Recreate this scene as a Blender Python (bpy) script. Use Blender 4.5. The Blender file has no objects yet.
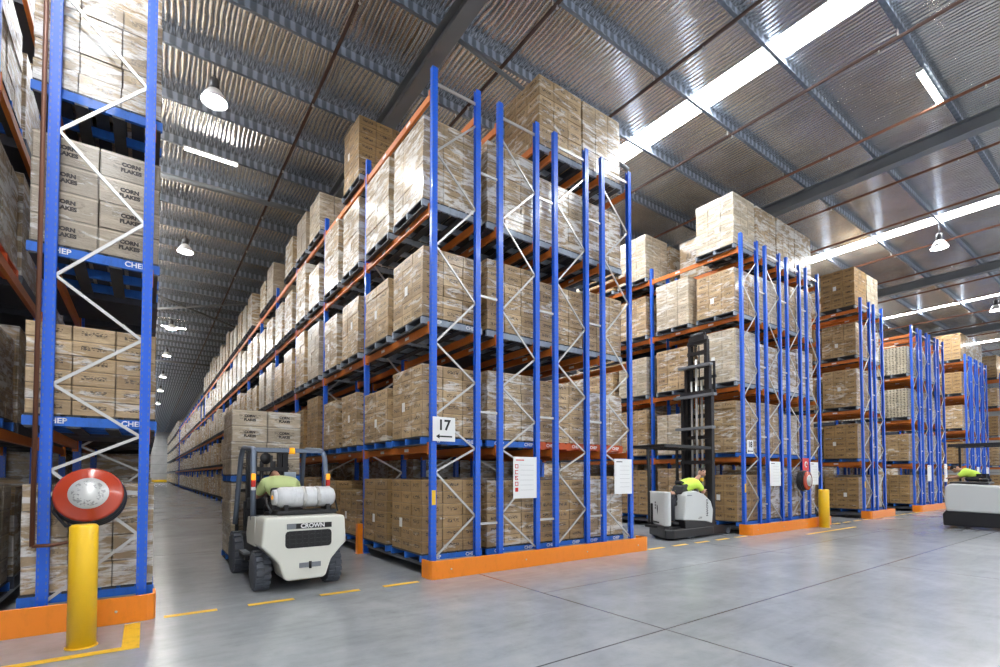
import bpy, bmesh, math, random
from mathutils import Vector, Matrix, Euler
R = random.Random(17)
PI = math.pi
COL = bpy.context.scene.collection
SC = bpy.context.scene

# ------------------------------------------------------------------ materials
def mat(name, col, rough=.5, metal=0., coat=0., spec=.5, emit=None, es=0.):
    m = bpy.data.materials.new(name); m.use_nodes = True
    b = m.node_tree.nodes['Principled BSDF']
    b.inputs['Base Color'].default_value = (*col, 1)
    b.inputs['Roughness'].default_value = rough
    b.inputs['Metallic'].default_value = metal
    b.inputs['Coat Weight'].default_value = coat
    b.inputs['Specular IOR Level'].default_value = spec
    if emit:
        b.inputs['Emission Color'].default_value = (*emit, 1)
        b.inputs['Emission Strength'].default_value = es
    return m

class NT:
    def __init__(s, m): s.t = m.node_tree; s.b = s.t.nodes['Principled BSDF']
    def n(s, typ, **kw):
        nd = s.t.nodes.new(typ)
        for k, v in kw.items():
            if k.startswith('i_'):
                key = k[2:]; key = int(key) if key.isdigit() else key.replace('_', ' ')
                nd.inputs[key].default_value = v
            else: setattr(nd, k, v)
        return nd
    def l(s, a, b): s.t.links.new(a, b)
    def math(s, op, a, b=None, c=None):
        nd = s.t.nodes.new('ShaderNodeMath'); nd.operation = op
        for i, v in enumerate((a, b, c)):
            if v is None: continue
            if isinstance(v, (int, float)): nd.inputs[i].default_value = v
            else: s.l(v, nd.inputs[i])
        return nd.outputs[0]
    def ramp(s, fac, lo, hi, a=0., b=1.):
        nd = s.n('ShaderNodeMapRange'); nd.inputs['From Min'].default_value = lo; nd.inputs['From Max'].default_value = hi
        nd.inputs['To Min'].default_value = a; nd.inputs['To Max'].default_value = b
        s.l(fac, nd.inputs['Value']); return nd.outputs[0]
    def mix(s, fac, a, b):
        nd = s.n('ShaderNodeMix', data_type='RGBA')
        if isinstance(fac, (int, float)): nd.inputs[0].default_value = fac
        else: s.l(fac, nd.inputs[0])
        for k, v in ((6, a), (7, b)):
            if isinstance(v, tuple): nd.inputs[k].default_value = (*v, 1)
            else: s.l(v, nd.inputs[k])
        return nd.outputs[2]
    def noise(s, vec, scale, detail=3, rough=.55, dist=0.):
        nd = s.n('ShaderNodeTexNoise'); nd.inputs['Scale'].default_value = scale; nd.inputs['Detail'].default_value = detail
        nd.inputs['Roughness'].default_value = rough; nd.inputs['Distortion'].default_value = dist
        s.l(vec, nd.inputs['Vector']); return nd.outputs['Fac']
    def mapping(s, vec, scale=(1, 1, 1), rot=(0, 0, 0)):
        nd = s.n('ShaderNodeMapping'); nd.inputs['Scale'].default_value = scale; nd.inputs['Rotation'].default_value = rot
        s.l(vec, nd.inputs['Vector']); return nd.outputs[0]
    def bump(s, h, strength=.3, dist=.02):
        nd = s.n('ShaderNodeBump'); nd.inputs['Strength'].default_value = strength; nd.inputs['Distance'].default_value = dist
        s.l(h, nd.inputs['Height']); return nd.outputs[0]

def carton_mat(name, card, film=.5, prints=.5, spots=False, card2=None):
    m = mat(name, card, .55); t = NT(m)
    geo = t.n('ShaderNodeNewGeometry'); pos = geo.outputs['Position']
    uv = t.n('ShaderNodeTexCoord').outputs['UV']
    at = t.n('ShaderNodeAttribute', attribute_name='rnd').outputs['Fac']
    oi = t.n('ShaderNodeObjectInfo').outputs['Random']
    rnd = t.math('FRACT', t.math('ADD', t.math('MULTIPLY', at, 7.3), t.math('MULTIPLY', oi, 3.1)))
    c = t.mix(rnd, tuple(x*.76 for x in card), tuple(min(1, x*1.2) for x in (card2 or card)))
    grime = t.noise(t.mapping(pos, (1, 1, 2.5)), 2.2, 5, .65, .6)
    c = t.mix(t.ramp(grime, .35, .75), c, tuple(x*.6 for x in card))
    sx = t.n('ShaderNodeSeparateXYZ'); t.l(uv, sx.inputs[0]); u, v = sx.outputs[0], sx.outputs[1]
    du = t.math('ABSOLUTE', t.math('SUBTRACT', u, .5)); dv = t.math('ABSOLUTE', t.math('SUBTRACT', v, .56))
    # printed lettering blocks on the cartons
    cb = t.n('ShaderNodeCombineXYZ'); t.l(t.math('MULTIPLY', u, 13), cb.inputs[0]); t.l(t.math('MULTIPLY', v, 9), cb.inputs[1]); t.l(t.math('MULTIPLY', rnd, 60), cb.inputs[2])
    pn = t.noise(cb.outputs[0], 1.15, 1.5)
    inside = t.math('MULTIPLY', t.math('LESS_THAN', du, .30), t.math('LESS_THAN', dv, .15))
    ink = t.math('MULTIPLY', inside, t.ramp(pn, .47, .53))
    ink = t.math('MULTIPLY', ink, prints)
    c = t.mix(ink, c, (.035, .025, .02))
    if spots:
        vo = t.n('ShaderNodeTexVoronoi'); vo.inputs['Scale'].default_value = 3.2; vo.inputs['Randomness'].default_value = .25
        t.l(uv, vo.inputs['Vector'])
        c = t.mix(t.math('LESS_THAN', vo.outputs['Distance'], .3), c, (.03, .025, .02))
    edge = t.math('GREATER_THAN', t.math('MAXIMUM', du, t.math('ABSOLUTE', t.math('SUBTRACT', v, .5))), .478)
    c = t.mix(t.math('MULTIPLY', edge, .55), c, tuple(x*.3 for x in card))
    tape = t.math('LESS_THAN', t.math('ABSOLUTE', t.math('SUBTRACT', v, .93)), .03)
    c = t.mix(t.math('MULTIPLY', tape, .35), c, tuple(min(1, x*1.7) for x in card))
    # wrinkled stretch film: milky where bunched, white glare put into the colour, glossy elsewhere
    w = t.mapping(pos, (1.0, 1.0, 3.2), (.25, -.2, 0))
    f1 = t.noise(w, 1.5, 6, .62, 1.4)
    f2 = t.noise(t.mapping(pos, (1.2, 1.2, 7), (.35, .3, 0)), 2.4, 5, .7, .8)
    milky_glare = t.math('MULTIPLY', t.ramp(t.math('ADD', t.math('MULTIPLY', f1, .6), t.math('MULTIPLY', f2, .4)), .60 - .16*film, .67 - .15*film), min(1, .5 + .5*film))
    c = t.mix(milky_glare, c, (.8, .78, .74))
    t.l(c, t.b.inputs['Base Color'])
    t.l(t.ramp(f2, .3, .7, .48, .3), t.b.inputs['Roughness'])
    t.b.inputs['Coat Weight'].default_value = .35 + .4*film; t.b.inputs['Coat Roughness'].default_value = .16
    t.l(t.bump(t.math('ADD', f2, t.math('MULTIPLY', t.noise(w, 9, 3, .6, .5), .4)), .85, .03), t.b.inputs['Normal'])
    return m

def painted(name, col, rough=.38, wear=.25, coat=.1):
    m = mat(name, col, rough, coat=coat); t = NT(m)
    pos = t.n('ShaderNodeNewGeometry').outputs['Position']
    n = t.noise(t.mapping(pos, (3, 3, 1.2)), 4, 5, .7)
    c = t.mix(t.ramp(n, .5, .85), col, tuple(x*(1-wear) for x in col))
    t.l(c, t.b.inputs['Base Color']); return m

M = {}
M['blue'] = painted('rack_blue_paint', (.01, .115, .68), .32)
M['orange'] = painted('beam_orange_paint', (.62, .17, .025), .42)
M['guard'] = painted('guard_orange_paint', (.9, .25, .012), .35, .15)
M['yellow'] = painted('bollard_yellow_paint', (.93, .56, .012), .35, .08)
M['galv'] = mat('galvanised_steel', (.6, .59, .57), .36, .75)
M['gsteel'] = mat('roof_grey_steel', (.2, .215, .235), .45, .2)
def purlin_mat():
    m = mat('purlin_galvanised', (.3, .35, .43), .4, .4); t = NT(m)
    g = t.n('ShaderNodeNewGeometry'); s = t.n('ShaderNodeSeparateXYZ'); t.l(g.outputs['Position'], s.inputs[0])
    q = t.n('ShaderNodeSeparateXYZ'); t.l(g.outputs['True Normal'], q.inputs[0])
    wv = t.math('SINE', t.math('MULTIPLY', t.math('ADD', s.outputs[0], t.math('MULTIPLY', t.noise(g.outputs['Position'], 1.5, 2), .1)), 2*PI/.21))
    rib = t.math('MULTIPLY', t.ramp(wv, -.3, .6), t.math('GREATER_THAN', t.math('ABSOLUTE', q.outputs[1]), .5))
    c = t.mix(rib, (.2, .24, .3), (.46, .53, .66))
    t.l(c, t.b.inputs['Base Color']); t.l(t.bump(wv, .3, .02), t.b.inputs['Normal']); return m
M['palletblue'] = painted('pallet_blue_paint', (.02, .15, .62), .55, .45)
M['palletred'] = painted('pallet_red_paint', (.62, .1, .02), .55, .4)
M['deckshade'] = painted('pallet_deck_shade', (.045, .05, .06), .7, .4)  # shade of pallet undersides and rack interiors put into the board colour
M['palletdark'] = painted('pallet_dark_tone', (.05, .055, .075), .65, .4)  # one dark colour for pallets farther along the aisle and in the bulk
M['palletgrey'] = painted('pallet_grey_tone', (.3, .35, .42), .6, .5)  # grey-blue bearers in place of blue from the second beam level up
M['wood'] = painted('pallet_grey_wood', (.25, .2, .15), .7, .4)
M['black'] = mat('black_paint', (.014, .014, .016), .42)
M['rubber'] = mat('tyre_rubber', (.085, .095, .115), .65)
M['mastpaint'] = mat('mast_dark_steel', (.028, .027, .03), .4, .3)
M['cream'] = mat('truck_cream_paint', (.72, .72, .64), .35, coat=.3)
M['silver'] = mat('truck_silver_paint', (.62, .64, .63), .35, coat=.3)
M['tank'] = painted('tank_silver_paint', (.7, .71, .72), .35, .3)
M['guardsteel'] = mat('overhead_guard_steel', (.17, .21, .28), .4, .3)
M['white'] = mat('white_plastic', (.85, .85, .84), .4)
M['hose_red'] = mat('hose_reel_red', (.46, .05, .018), .25, coat=.4)
M['sign_red'] = mat('sign_red', (.7, .02, .015), .4)
M['ink'] = mat('black_ink', (.01, .01, .01), .5)
M['darkink'] = mat('carton_ink', (.05, .04, .035), .6)
M['amber'] = mat('amber_lens', (.95, .38, .01), .2, emit=(1, .4, .02), es=.6)
M['redlens'] = mat('red_lens', (.6, .02, .01), .2)
M['hivis'] = mat('hivis_fabric', (.62, .85, .1), .8, emit=None)
M['hivispale'] = mat('hivis_pale_fabric', (.72, .85, .38), .8)
M['trousers'] = mat('dark_work_trousers', (.015, .016, .022), .85)
M['skin'] = mat('skin', (.5, .27, .18), .5)
M['hair'] = mat('dark_hair', (.015, .012, .01), .6)
M['pipe'] = mat('sprinkler_pipe_brown', (.16, .06, .03), .45, .2)
M['pipedark'] = mat('sprinkler_pipe_dark', (.06, .03, .022), .45, .2)
M['glass'] = mat('screen_glass', (.5, .6, .7), .15)
M['lampmetal'] = mat('lamp_housing', (.08, .08, .085), .4, .6)
M['reflector'] = mat('lamp_reflector', (.85, .85, .85), .3, .3)
M['bulb'] = mat('lamp_bulb', (1, 1, 1), .5, emit=(1, .97, .9), es=260)
M['tube'] = mat('fluorescent_tube', (1, 1, 1), .5, emit=(1, .98, .93), es=45)
M['skylight'] = mat('skylight_sheet', (.9, .95, 1), .5, emit=(.95, .975, 1), es=42)
M['linepaint'] = painted('floor_line_yellow', (.85, .5, .02), .5, .4)
M['tan'] = carton_mat('tan_cartons', (.50, .32, .145), .45, .8, card2=(.56, .40, .22))
M['brown'] = carton_mat('brown_cartons', (.42, .26, .108), .14, .9)
M['filmed'] = carton_mat('filmed_cartons', (.5, .355, .195), .75, .5)
M['pale'] = carton_mat('pale_cartons', (.64, .53, .38), .5, .45)
M['plain'] = carton_mat('plain_cartons', (.5, .41, .30), .3, .25)
M['spots'] = carton_mat('spotted_cartons', (.6, .52, .38), .2, 0., True)
M['darkfilm'] = carton_mat('dark_film_cartons', (.12, .11, .10), .1, 0.)

# perforated post paint: rows of small slots on the blue steel
M['purlin'] = purlin_mat()
def post_mat():
    m = mat('post_blue_paint', (.01, .115, .68), .32, coat=.1); t = NT(m)
    tc = t.n('ShaderNodeTexCoord').outputs['Object']
    s = t.n('ShaderNodeSeparateXYZ'); t.l(tc, s.inputs[0])
    fz = t.math('FRACT', t.math('MULTIPLY', s.outputs[2], 1/.075))
    holez = t.math('LESS_THAN', t.math('ABSOLUTE', t.math('SUBTRACT', fz, .5)), .22)
    def row(o, c, w): return t.math('LESS_THAN', t.math('ABSOLUTE', t.math('SUBTRACT', t.math('ABSOLUTE', o), c)), w)
    hx = t.math('MAXIMUM', row(s.outputs[0], .032, .006), t.math('MULTIPLY', row(s.outputs[1], .014, .006), t.math('GREATER_THAN', t.math('ABSOLUTE', s.outputs[0]), .045)))
    hole = t.math('MULTIPLY', holez, hx)
    t.l(t.mix(hole, (.01, .115, .68), (.09, .16, .45)), t.b.inputs['Base Color'])
    return m
M['post'] = post_mat()

def floor_mat():
    m = mat('polished_concrete', (.3, .31, .32), .3, spec=.5); t = NT(m)
    pos = t.n('ShaderNodeNewGeometry').outputs['Position']
    s = t.n('ShaderNodeSeparateXYZ'); t.l(pos, s.inputs[0]); x, y = s.outputs[0], s.outputs[1]
    n1 = t.noise(pos, .55, 7, .62, .5); n2 = t.noise(pos, 2.2, 9, .68, .25); n3 = t.noise(t.mapping(pos, (.5, 2.5, 1), (0, 0, .5)), 1.4, 6, .7, 1.2)
    c = t.mix(t.ramp(n1, .3, .7), (.235, .25, .27), (.35, .365, .38))
    c = t.mix(t.ramp(n2, .4, .8, 0, .7), c, (.17, .18, .195))
    c = t.mix(t.ramp(t.noise(pos, 9, 6, .75, .2), .55, .8, 0, .4), c, (.16, .165, .175))
    c = t.mix(t.ramp(n3, .35, .85, 0, .5), c, (.4, .41, .42))
    # sawn slab joints
    def line(o, p, w=.011): return t.math('LESS_THAN', t.math('ABSOLUTE', t.math('SUBTRACT', o, p)), w)
    wob = t.math('MULTIPLY', t.math('SUBTRACT', n2, .5), .012)
    xx = t.math('ADD', x, wob); yy = t.math('ADD', y, wob)
    j = line(yy, 3.3)
    j = t.math('MAXIMUM', j, line(xx, 4.54))
    j = t.math('MAXIMUM', j, t.math('MULTIPLY', line(yy, 5.3, .006), t.math('GREATER_THAN', x, 4.54)))
    j = t.math('MAXIMUM', j, line(xx, 11.0, .006))
    for k in (17.5, 24, -2.0): j = t.math('MAXIMUM', j, line(xx, k, .008))
    for k in (12.3, 18.3, 24.3, 36.3, 48.3): j = t.math('MAXIMUM', j, line(yy, k, .01))
    c = t.mix(t.math('MULTIPLY', j, .85), c, (.03, .03, .032))
    t.l(c, t.b.inputs['Base Color'])
    t.l(t.math('ADD', t.ramp(n2, .3, .75, .185, .225), t.ramp(n1, .3, .7, 0, .04)), t.b.inputs['Roughness'])
    t.l(t.bump(t.math('ADD', n2, t.math('MULTIPLY', j, -1.5)), .06, .01), t.b.inputs['Normal'])
    return m
M['floor'] = floor_mat()

def foil_mat():
    m = mat('foil_insulation', (.6, .58, .55), .3, 1.0); t = NT(m)
    pos = t.n('ShaderNodeNewGeometry').outputs['Position']
    s = t.n('ShaderNodeSeparateXYZ'); t.l(pos, s.inputs[0]); x, y = s.outputs[0], s.outputs[1]
    warp = t.noise(t.mapping(pos, (1, .35, 1)), .9, 3, .5, .3)
    wv = t.math('SINE', t.math('MULTIPLY', t.math('ADD', x, t.math('MULTIPLY', warp, .35)), 2*PI/.21))
    rib = t.math('POWER', t.math('ABSOLUTE', wv), .6)
    fine = t.noise(t.mapping(pos, (1.6, .7, 1)), 2.6, 3, .55, .8)
    seam = t.math('LESS_THAN', t.math('ABSOLUTE', t.math('SUBTRACT', t.math('FRACT', t.math('MULTIPLY', x, 1/1.35)), .5)), .012)
    cross = t.math('LESS_THAN', t.math('ABSOLUTE', t.math('SUBTRACT', t.math('FRACT', t.math('MULTIPLY', y, 1/.42)), .5)), .02)
    h = t.math('ADD', t.math('MULTIPLY', rib, 1.0), t.math('MULTIPLY', fine, .85))
    h = t.math('ADD', h, t.math('MULTIPLY', cross, .12)); h = t.math('ADD', h, t.math('MULTIPLY', seam, .4))
    t.l(t.bump(h, .75, .05), t.b.inputs['Normal'])
    big = t.noise(pos, .5, 3)
    t.l(t.mix(t.ramp(big, .3, .7), (.55, .52, .48), (.82, .81, .8)), t.b.inputs['Base Color'])
    t.l(t.ramp(fine, .3, .7, .15, .26), t.b.inputs['Roughness'])
    return m
M['foil'] = foil_mat()

def wall_mat():
    m = mat('precast_wall', (.42, .42, .41), .8); t = NT(m)
    pos = t.n('ShaderNodeNewGeometry').outputs['Position']
    s = t.n('ShaderNodeSeparateXYZ'); t.l(pos, s.inputs[0])
    j = t.math('LESS_THAN', t.math('FRACT', t.math('MULTIPLY', s.outputs[2], 1/1.9)), .02)
    c = t.mix(t.ramp(t.noise(pos, .6, 5), .3, .7), (.36, .36, .35), (.5, .5, .49))
    t.l(t.mix(j, c, (.15, .15, .15)), t.b.inputs['Base Color']); return m
M['wall'] = wall_mat()

# ------------------------------------------------------------------ mesh helpers
class MB:
    def __init__(s): s.bm = bmesh.new(); s.uv = s.bm.loops.layers.uv.new('UVMap'); s.rn = s.bm.verts.layers.float.new('rnd'); s.mi = 0
    def _faces(s, vs, quads, uvs=True):
        out = []
        for q in quads:
            try: f = s.bm.faces.new([vs[i] for i in q])
            except ValueError: continue
            f.material_index = s.mi
            if len(q) == 4:
                for l, c in zip(f.loops, ((0, 0), (1, 0), (1, 1), (0, 1))): l[s.uv].uv = c
            out.append(f)
        return out
    def box(s, c, d, rot=None, rnd=0., bev=0.):
        hx, hy, hz = d[0]/2, d[1]/2, d[2]/2
        P = [(-hx, -hy, -hz), (hx, -hy, -hz), (hx, hy, -hz), (-hx, hy, -hz), (-hx, -hy, hz), (hx, -hy, hz), (hx, hy, hz), (-hx, hy, hz)]
        Mx = Euler(rot).to_matrix() if rot else None
        vs = []
        for p in P:
            p = Vector(p); p = Mx @ p if Mx else p
            v = s.bm.verts.new(p + Vector(c)); v[s.rn] = rnd; vs.append(v)
        fs = s._faces(vs, ((0, 1, 5, 4), (1, 2, 6, 5), (2, 3, 7, 6), (3, 0, 4, 7), (4, 5, 6, 7), (3, 2, 1, 0)))
        if bev:
            ed = list({e for f in fs for e in f.edges})
            r = bmesh.ops.bevel(s.bm, geom=ed, offset=bev, segments=2, affect='EDGES', profile=.5)
            for f in r['faces']: f.material_index = s.mi
        return s
    def bar(s, a, b, w, t, up=(0, 0, 1), rnd=0.):
        a, b = Vector(a), Vector(b); d = (b-a); L = d.length; d.normalize()
        u = Vector(up); x = d.cross(u)
        if x.length < 1e-4: x = d.cross(Vector((0, 1, 0)))
        x.normalize(); z = x.cross(d)
        vs = []
        for p in (a, b):
            for sx, sz in ((-1, -1), (1, -1), (1, 1), (-1, 1)):
                v = s.bm.verts.new(p + x*sx*w/2 + z*sz*t/2); v[s.rn] = rnd; vs.append(v)
        s._faces(vs, ((0, 1, 5, 4), (1, 2, 6, 5), (2, 3, 7, 6), (3, 0, 4, 7), (3, 2, 1, 0), (4, 5, 6, 7))); return s
    def prism(s, poly, a, b, axis='y', bev=0.):
        # polygon in the plane across AXIS, extruded from a to b
        def pt(p, t): return (p[0], t, p[1]) if axis == 'y' else ((t, p[0], p[1]) if axis == 'x' else (p[0], p[1], t))
        n = len(poly)
        A = [s.bm.verts.new(pt(p, a)) for p in poly]; B = [s.bm.verts.new(pt(p, b)) for p in poly]
        fs = [s.bm.faces.new(A), s.bm.faces.new(B[::-1])]
        for i in range(n):
            j = (i+1) % n; fs.append(s.bm.faces.new((A[j], A[i], B[i], B[j])))
        for f in fs: f.material_index = s.mi
        bmesh.ops.recalc_face_normals(s.bm, faces=fs)
        if bev:
            ed = list({e for f in fs for e in f.edges})
            r = bmesh.ops.bevel(s.bm, geom=ed, offset=bev, segments=3, affect='EDGES', profile=.5)
            for f in r['faces']: f.material_index = s.mi
        return s
    def lathe(s, prof, c=(0, 0, 0), axis='z', n=24, rot=None):
        rings = []; Mx = Euler(rot).to_matrix() if rot else None
        for r, z in prof:
            ring = []
            for k in range(n):
                a = 2*PI*k/n; x, y = r*math.cos(a), r*math.sin(a)
                p = Vector((x, y, z) if axis == 'z' else ((z, x, y) if axis == 'x' else (y, z, x)))
                if Mx: p = Mx @ p
                ring.append(s.bm.verts.new(p + Vector(c)))
            rings.append(ring)
        fs = []
        for i in range(len(rings)-1):
            for k in range(n):
                j = (k+1) % n
                fs.append(s.bm.faces.new((rings[i][k], rings[i][j], rings[i+1][j], rings[i+1][k])))
        for ring, (r, z) in ((rings[0], prof[0]), (rings[-1], prof[-1])):
            if r > 1e-5:
                fs.append(s.bm.faces.new(ring if ring is rings[-1] else ring[::-1]))
        for f in fs: f.material_index = s.mi; f.smooth = len(f.verts) == 4
        bmesh.ops.recalc_face_normals(s.bm, faces=fs)
        return s
    def tube(s, pts, r, n=8, closed=False):
        pts = [Vector(p) for p in pts]; m = len(pts); rings = []; prev = None
        for i, p in enumerate(pts):
            if closed: d = pts[(i+1) % m] - pts[i-1]
            else: d = pts[min(i+1, m-1)] - pts[max(i-1, 0)]
            d.normalize()
            x = d.cross(Vector((0, 0, 1)) if abs(d.z) < .95 else Vector((0, 1, 0))) if prev is None else prev - d*prev.dot(d)
            x.normalize(); prev = x; y = d.cross(x)
            rr = r[i] if isinstance(r, (list, tuple)) else r
            rings.append([s.bm.verts.new(p + (x*math.cos(2*PI*k/n) + y*math.sin(2*PI*k/n))*rr) for k in range(n)])
        fs = []
        for i in range(m if closed else m-1):
            A, B = rings[i], rings[(i+1) % m]
            for k in range(n):
                j = (k+1) % n; fs.append(s.bm.faces.new((A[k], A[j], B[j], B[k])))
        if not closed: fs += [s.bm.faces.new(rings[0][::-1]), s.bm.faces.new(rings[-1])]
        for f in fs: f.material_index = s.mi; f.smooth = len(f.verts) == 4
        return s
    def mesh(s, name, *mats):
        me = bpy.data.meshes.new(name); s.bm.normal_update(); s.bm.to_mesh(me); s.bm.free()
        for m in mats: me.materials.append(M[m] if isinstance(m, str) else m)
        return me

def ob(name, me, parent=None, loc=(0, 0, 0), rot=(0, 0, 0)):
    o = bpy.data.objects.new(name, me); COL.objects.link(o)
    o.parent = parent; o.location = loc; o.rotation_euler = rot
    return o
def tag(o, label=None, cat=None, group=None, kind=None):
    if label: o['label'] = label
    if cat: o['category'] = cat
    if group: o['group'] = group
    if kind: o['kind'] = kind
    return o
def thing(name, label, cat, loc=(0, 0, 0), rz=0, group=None):
    o = bpy.data.objects.new(name, None); COL.objects.link(o); o.location = loc; o.rotation_euler = (0, 0, rz)
    o.empty_display_size = .2
    return tag(o, label, cat, group)
def structure(name, me, loc=(0, 0, 0)): return tag(ob(name, me, None, loc), kind='structure')
def text_mesh(body, size, depth=.002, matn='ink', align='CENTER', bold=.0):
    cu = bpy.data.curves.new('lettering', 'FONT'); cu.body = body; cu.size = size; cu.extrude = depth; cu.align_x = align; cu.align_y = 'CENTER'; cu.offset = bold
    cu.resolution_u = 3
    t = bpy.data.objects.new('lettering', cu); COL.objects.link(t)
    dg = bpy.context.evaluated_depsgraph_get(); me = bpy.data.meshes.new_from_object(t.evaluated_get(dg))
    bpy.data.objects.remove(t); bpy.data.curves.remove(cu)
    me.materials.clear(); me.materials.append(M[matn]); return me
FRONT = (PI/2, 0, 0)          # a text or plate that faces -Y
SIDE = (PI/2, 0, -PI/2)       # a text that faces -X

ORD = ['first', 'second', 'third', 'fourth', 'fifth', 'sixth', 'seventh', 'eighth', 'ninth', 'tenth', 'eleventh', 'twelfth', 'thirteenth', 'fourteenth', 'fifteenth',
       'sixteenth', 'seventeenth', 'eighteenth', 'nineteenth', 'twentieth', 'twenty-first', 'twenty-second', 'twenty-third', 'twenty-fourth', 'twenty-fifth',
       'twenty-sixth', 'twenty-seventh', 'twenty-eighth', 'twenty-ninth', 'thirtieth', 'thirty-first', 'thirty-second', 'thirty-third', 'thirty-fourth', 'thirty-fifth', 'thirty-sixth']

# ------------------------------------------------------------------ setting
Y0, BAY, NEAR = 7.2, 3.0, 7.2
ZR = 11.0
XL, XR, YB, YF = -14.5, 78.0, -6.0, 128.0
sky_x = [-1.1, 11.15, 23.42, 35.67, 47.92, 60.17]
structure('floor', MB().box(((XL+XR)/2, (YB+YF)/2, -.1), (XR-XL, YF-YB, .2)).mesh('floor', 'floor'))
mb = MB(); prev = XL
for sx in sky_x + [None]:
    e = sx - .34 if sx is not None else XR
    mb.box(((prev+e)/2, (YB+YF)/2, ZR+.06), (e-prev, YF-YB, .12)); prev = sx + .34 if sx is not None else None
structure('ceiling', mb.mesh('ceiling', 'foil'))
for i, sx in enumerate(sky_x):
    structure('window_%d' % (i+1), MB().box((sx, (YB+YF)/2, ZR+.09), (.68, YF-YB, .03)).mesh('skylight', 'skylight'))
structure('wall_back', MB().box(((XL+XR)/2, YF+.15, 5.5), (XR-XL, .3, 11.2)).mesh('wall_back', 'wall'))
structure('wall_left', MB().box((XL-.15, (YB+YF)/2, 5.5), (.3, YF-YB, 11.2)).mesh('wall_left', 'wall'))
structure('wall_right', MB().box((XR+.15, (YB+YF)/2, 5.5), (.3, YF-YB, 11.2)).mesh('wall_right', 'wall'))
structure('trim_1', MB().box((2, YF-.4, .35), (5, .2, .5)).mesh('trim', 'yellow'))
# purlins: Z sections across the roof, every 1.83 m
zp = [(-.09, -.24), (-.015, -.24), (-.015, -.02), (.09, -.02), (.09, 0), (-.035, 0), (-.035, -.22), (-.09, -.22)]
pm = MB().prism(zp, XL, XR, 'x').mesh('purlin', 'purlin')
k, y = 2, 5.1 - 6*1.83
while y < YF:
    structure('trim_%d' % k, pm, (0, y, ZR)); k += 1; y += 1.83
# rafters: I beams along the aisles
rm = MB()
ip = [(-.15, -.62), (.15, -.62), (.15, -.595), (.02, -.595), (.02, -.265), (.15, -.265), (.15, -.24), (-.15, -.24), (-.15, -.265), (-.02, -.265), (-.02, -.595), (-.15, -.595)]
rm = rm.prism(ip, YB, YF, 'y').mesh('rafter', 'gsteel')
for i, x in enumerate((-7.4, 4.82, 17.05, 29.3, 41.5, 53.7, 65.9)):
    structure('trim_%d' % k, rm, (x, 0, ZR)); k += 1
# round tie tubes between rafters
for (a, b, r) in (((-1.0, 17.75, 10.62), (4.8, 17.3, 10.55), .085), ((-2.5, 12.9, 10.6), (4.7, 7.2, 10.5), .085), ((4.9, 8.4, 10.45), (9.2, 7.6, 8.9), .045),
                  ((-1, 28.5, 10.6), (4.7, 34, 10.6), .06), ((-1, 33.5, 10.6), (4.7, 28, 10.6), .06), ((-1, 47, 10.6), (4.7, 46.6, 10.6), .085)):
    structure('trim_%d' % k, MB().tube((a, b), r, 10).mesh('tie_tube', 'gsteel')); k += 1
# painted lines
def mark(pts):
    global k
    mb = MB(); v = [mb.bm.verts.new((x, y, .002)) for x, y in pts] ; f = mb.bm.faces.new(v)
    r = bmesh.ops.extrude_face_region(mb.bm, geom=[f]); bmesh.ops.translate(mb.bm, verts=[g for g in r['geom'] if isinstance(g, bmesh.types.BMVert)], vec=(0, 0, .002))
    bmesh.ops.recalc_face_normals(mb.bm, faces=mb.bm.faces)
    structure('trim_%d' % k, mb.mesh('painted_line', 'linepaint')); k += 1
def dash(x0, x1, y, w=.1): mark(((x0, y-w/2), (x1, y-w/2), (x1, y+w/2), (x0, y+w/2)))
for x0, x1 in ((.2, .74), (1.08, 1.63), (1.97, 2.52), (2.88, 3.45)): dash(x0, x1, 6.97)
for i in range(5): dash(9.05 + i*.9, 9.6 + i*.9, 7.0)
for i in range(4): dash(18.75 + i*.9, 19.3 + i*.9, 7.0)
for i in range(4): dash(24.6 + i*.9, 25.2 + i*.9, 7.0)
dash(-4, -.02, 5.93, .11); dash(14.9, 18.3, 6.2, .1)
mark(((-.16, 5.985), (-.02, 5.985), (-.02, 6.86), (-.16, 6.86)))

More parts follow.
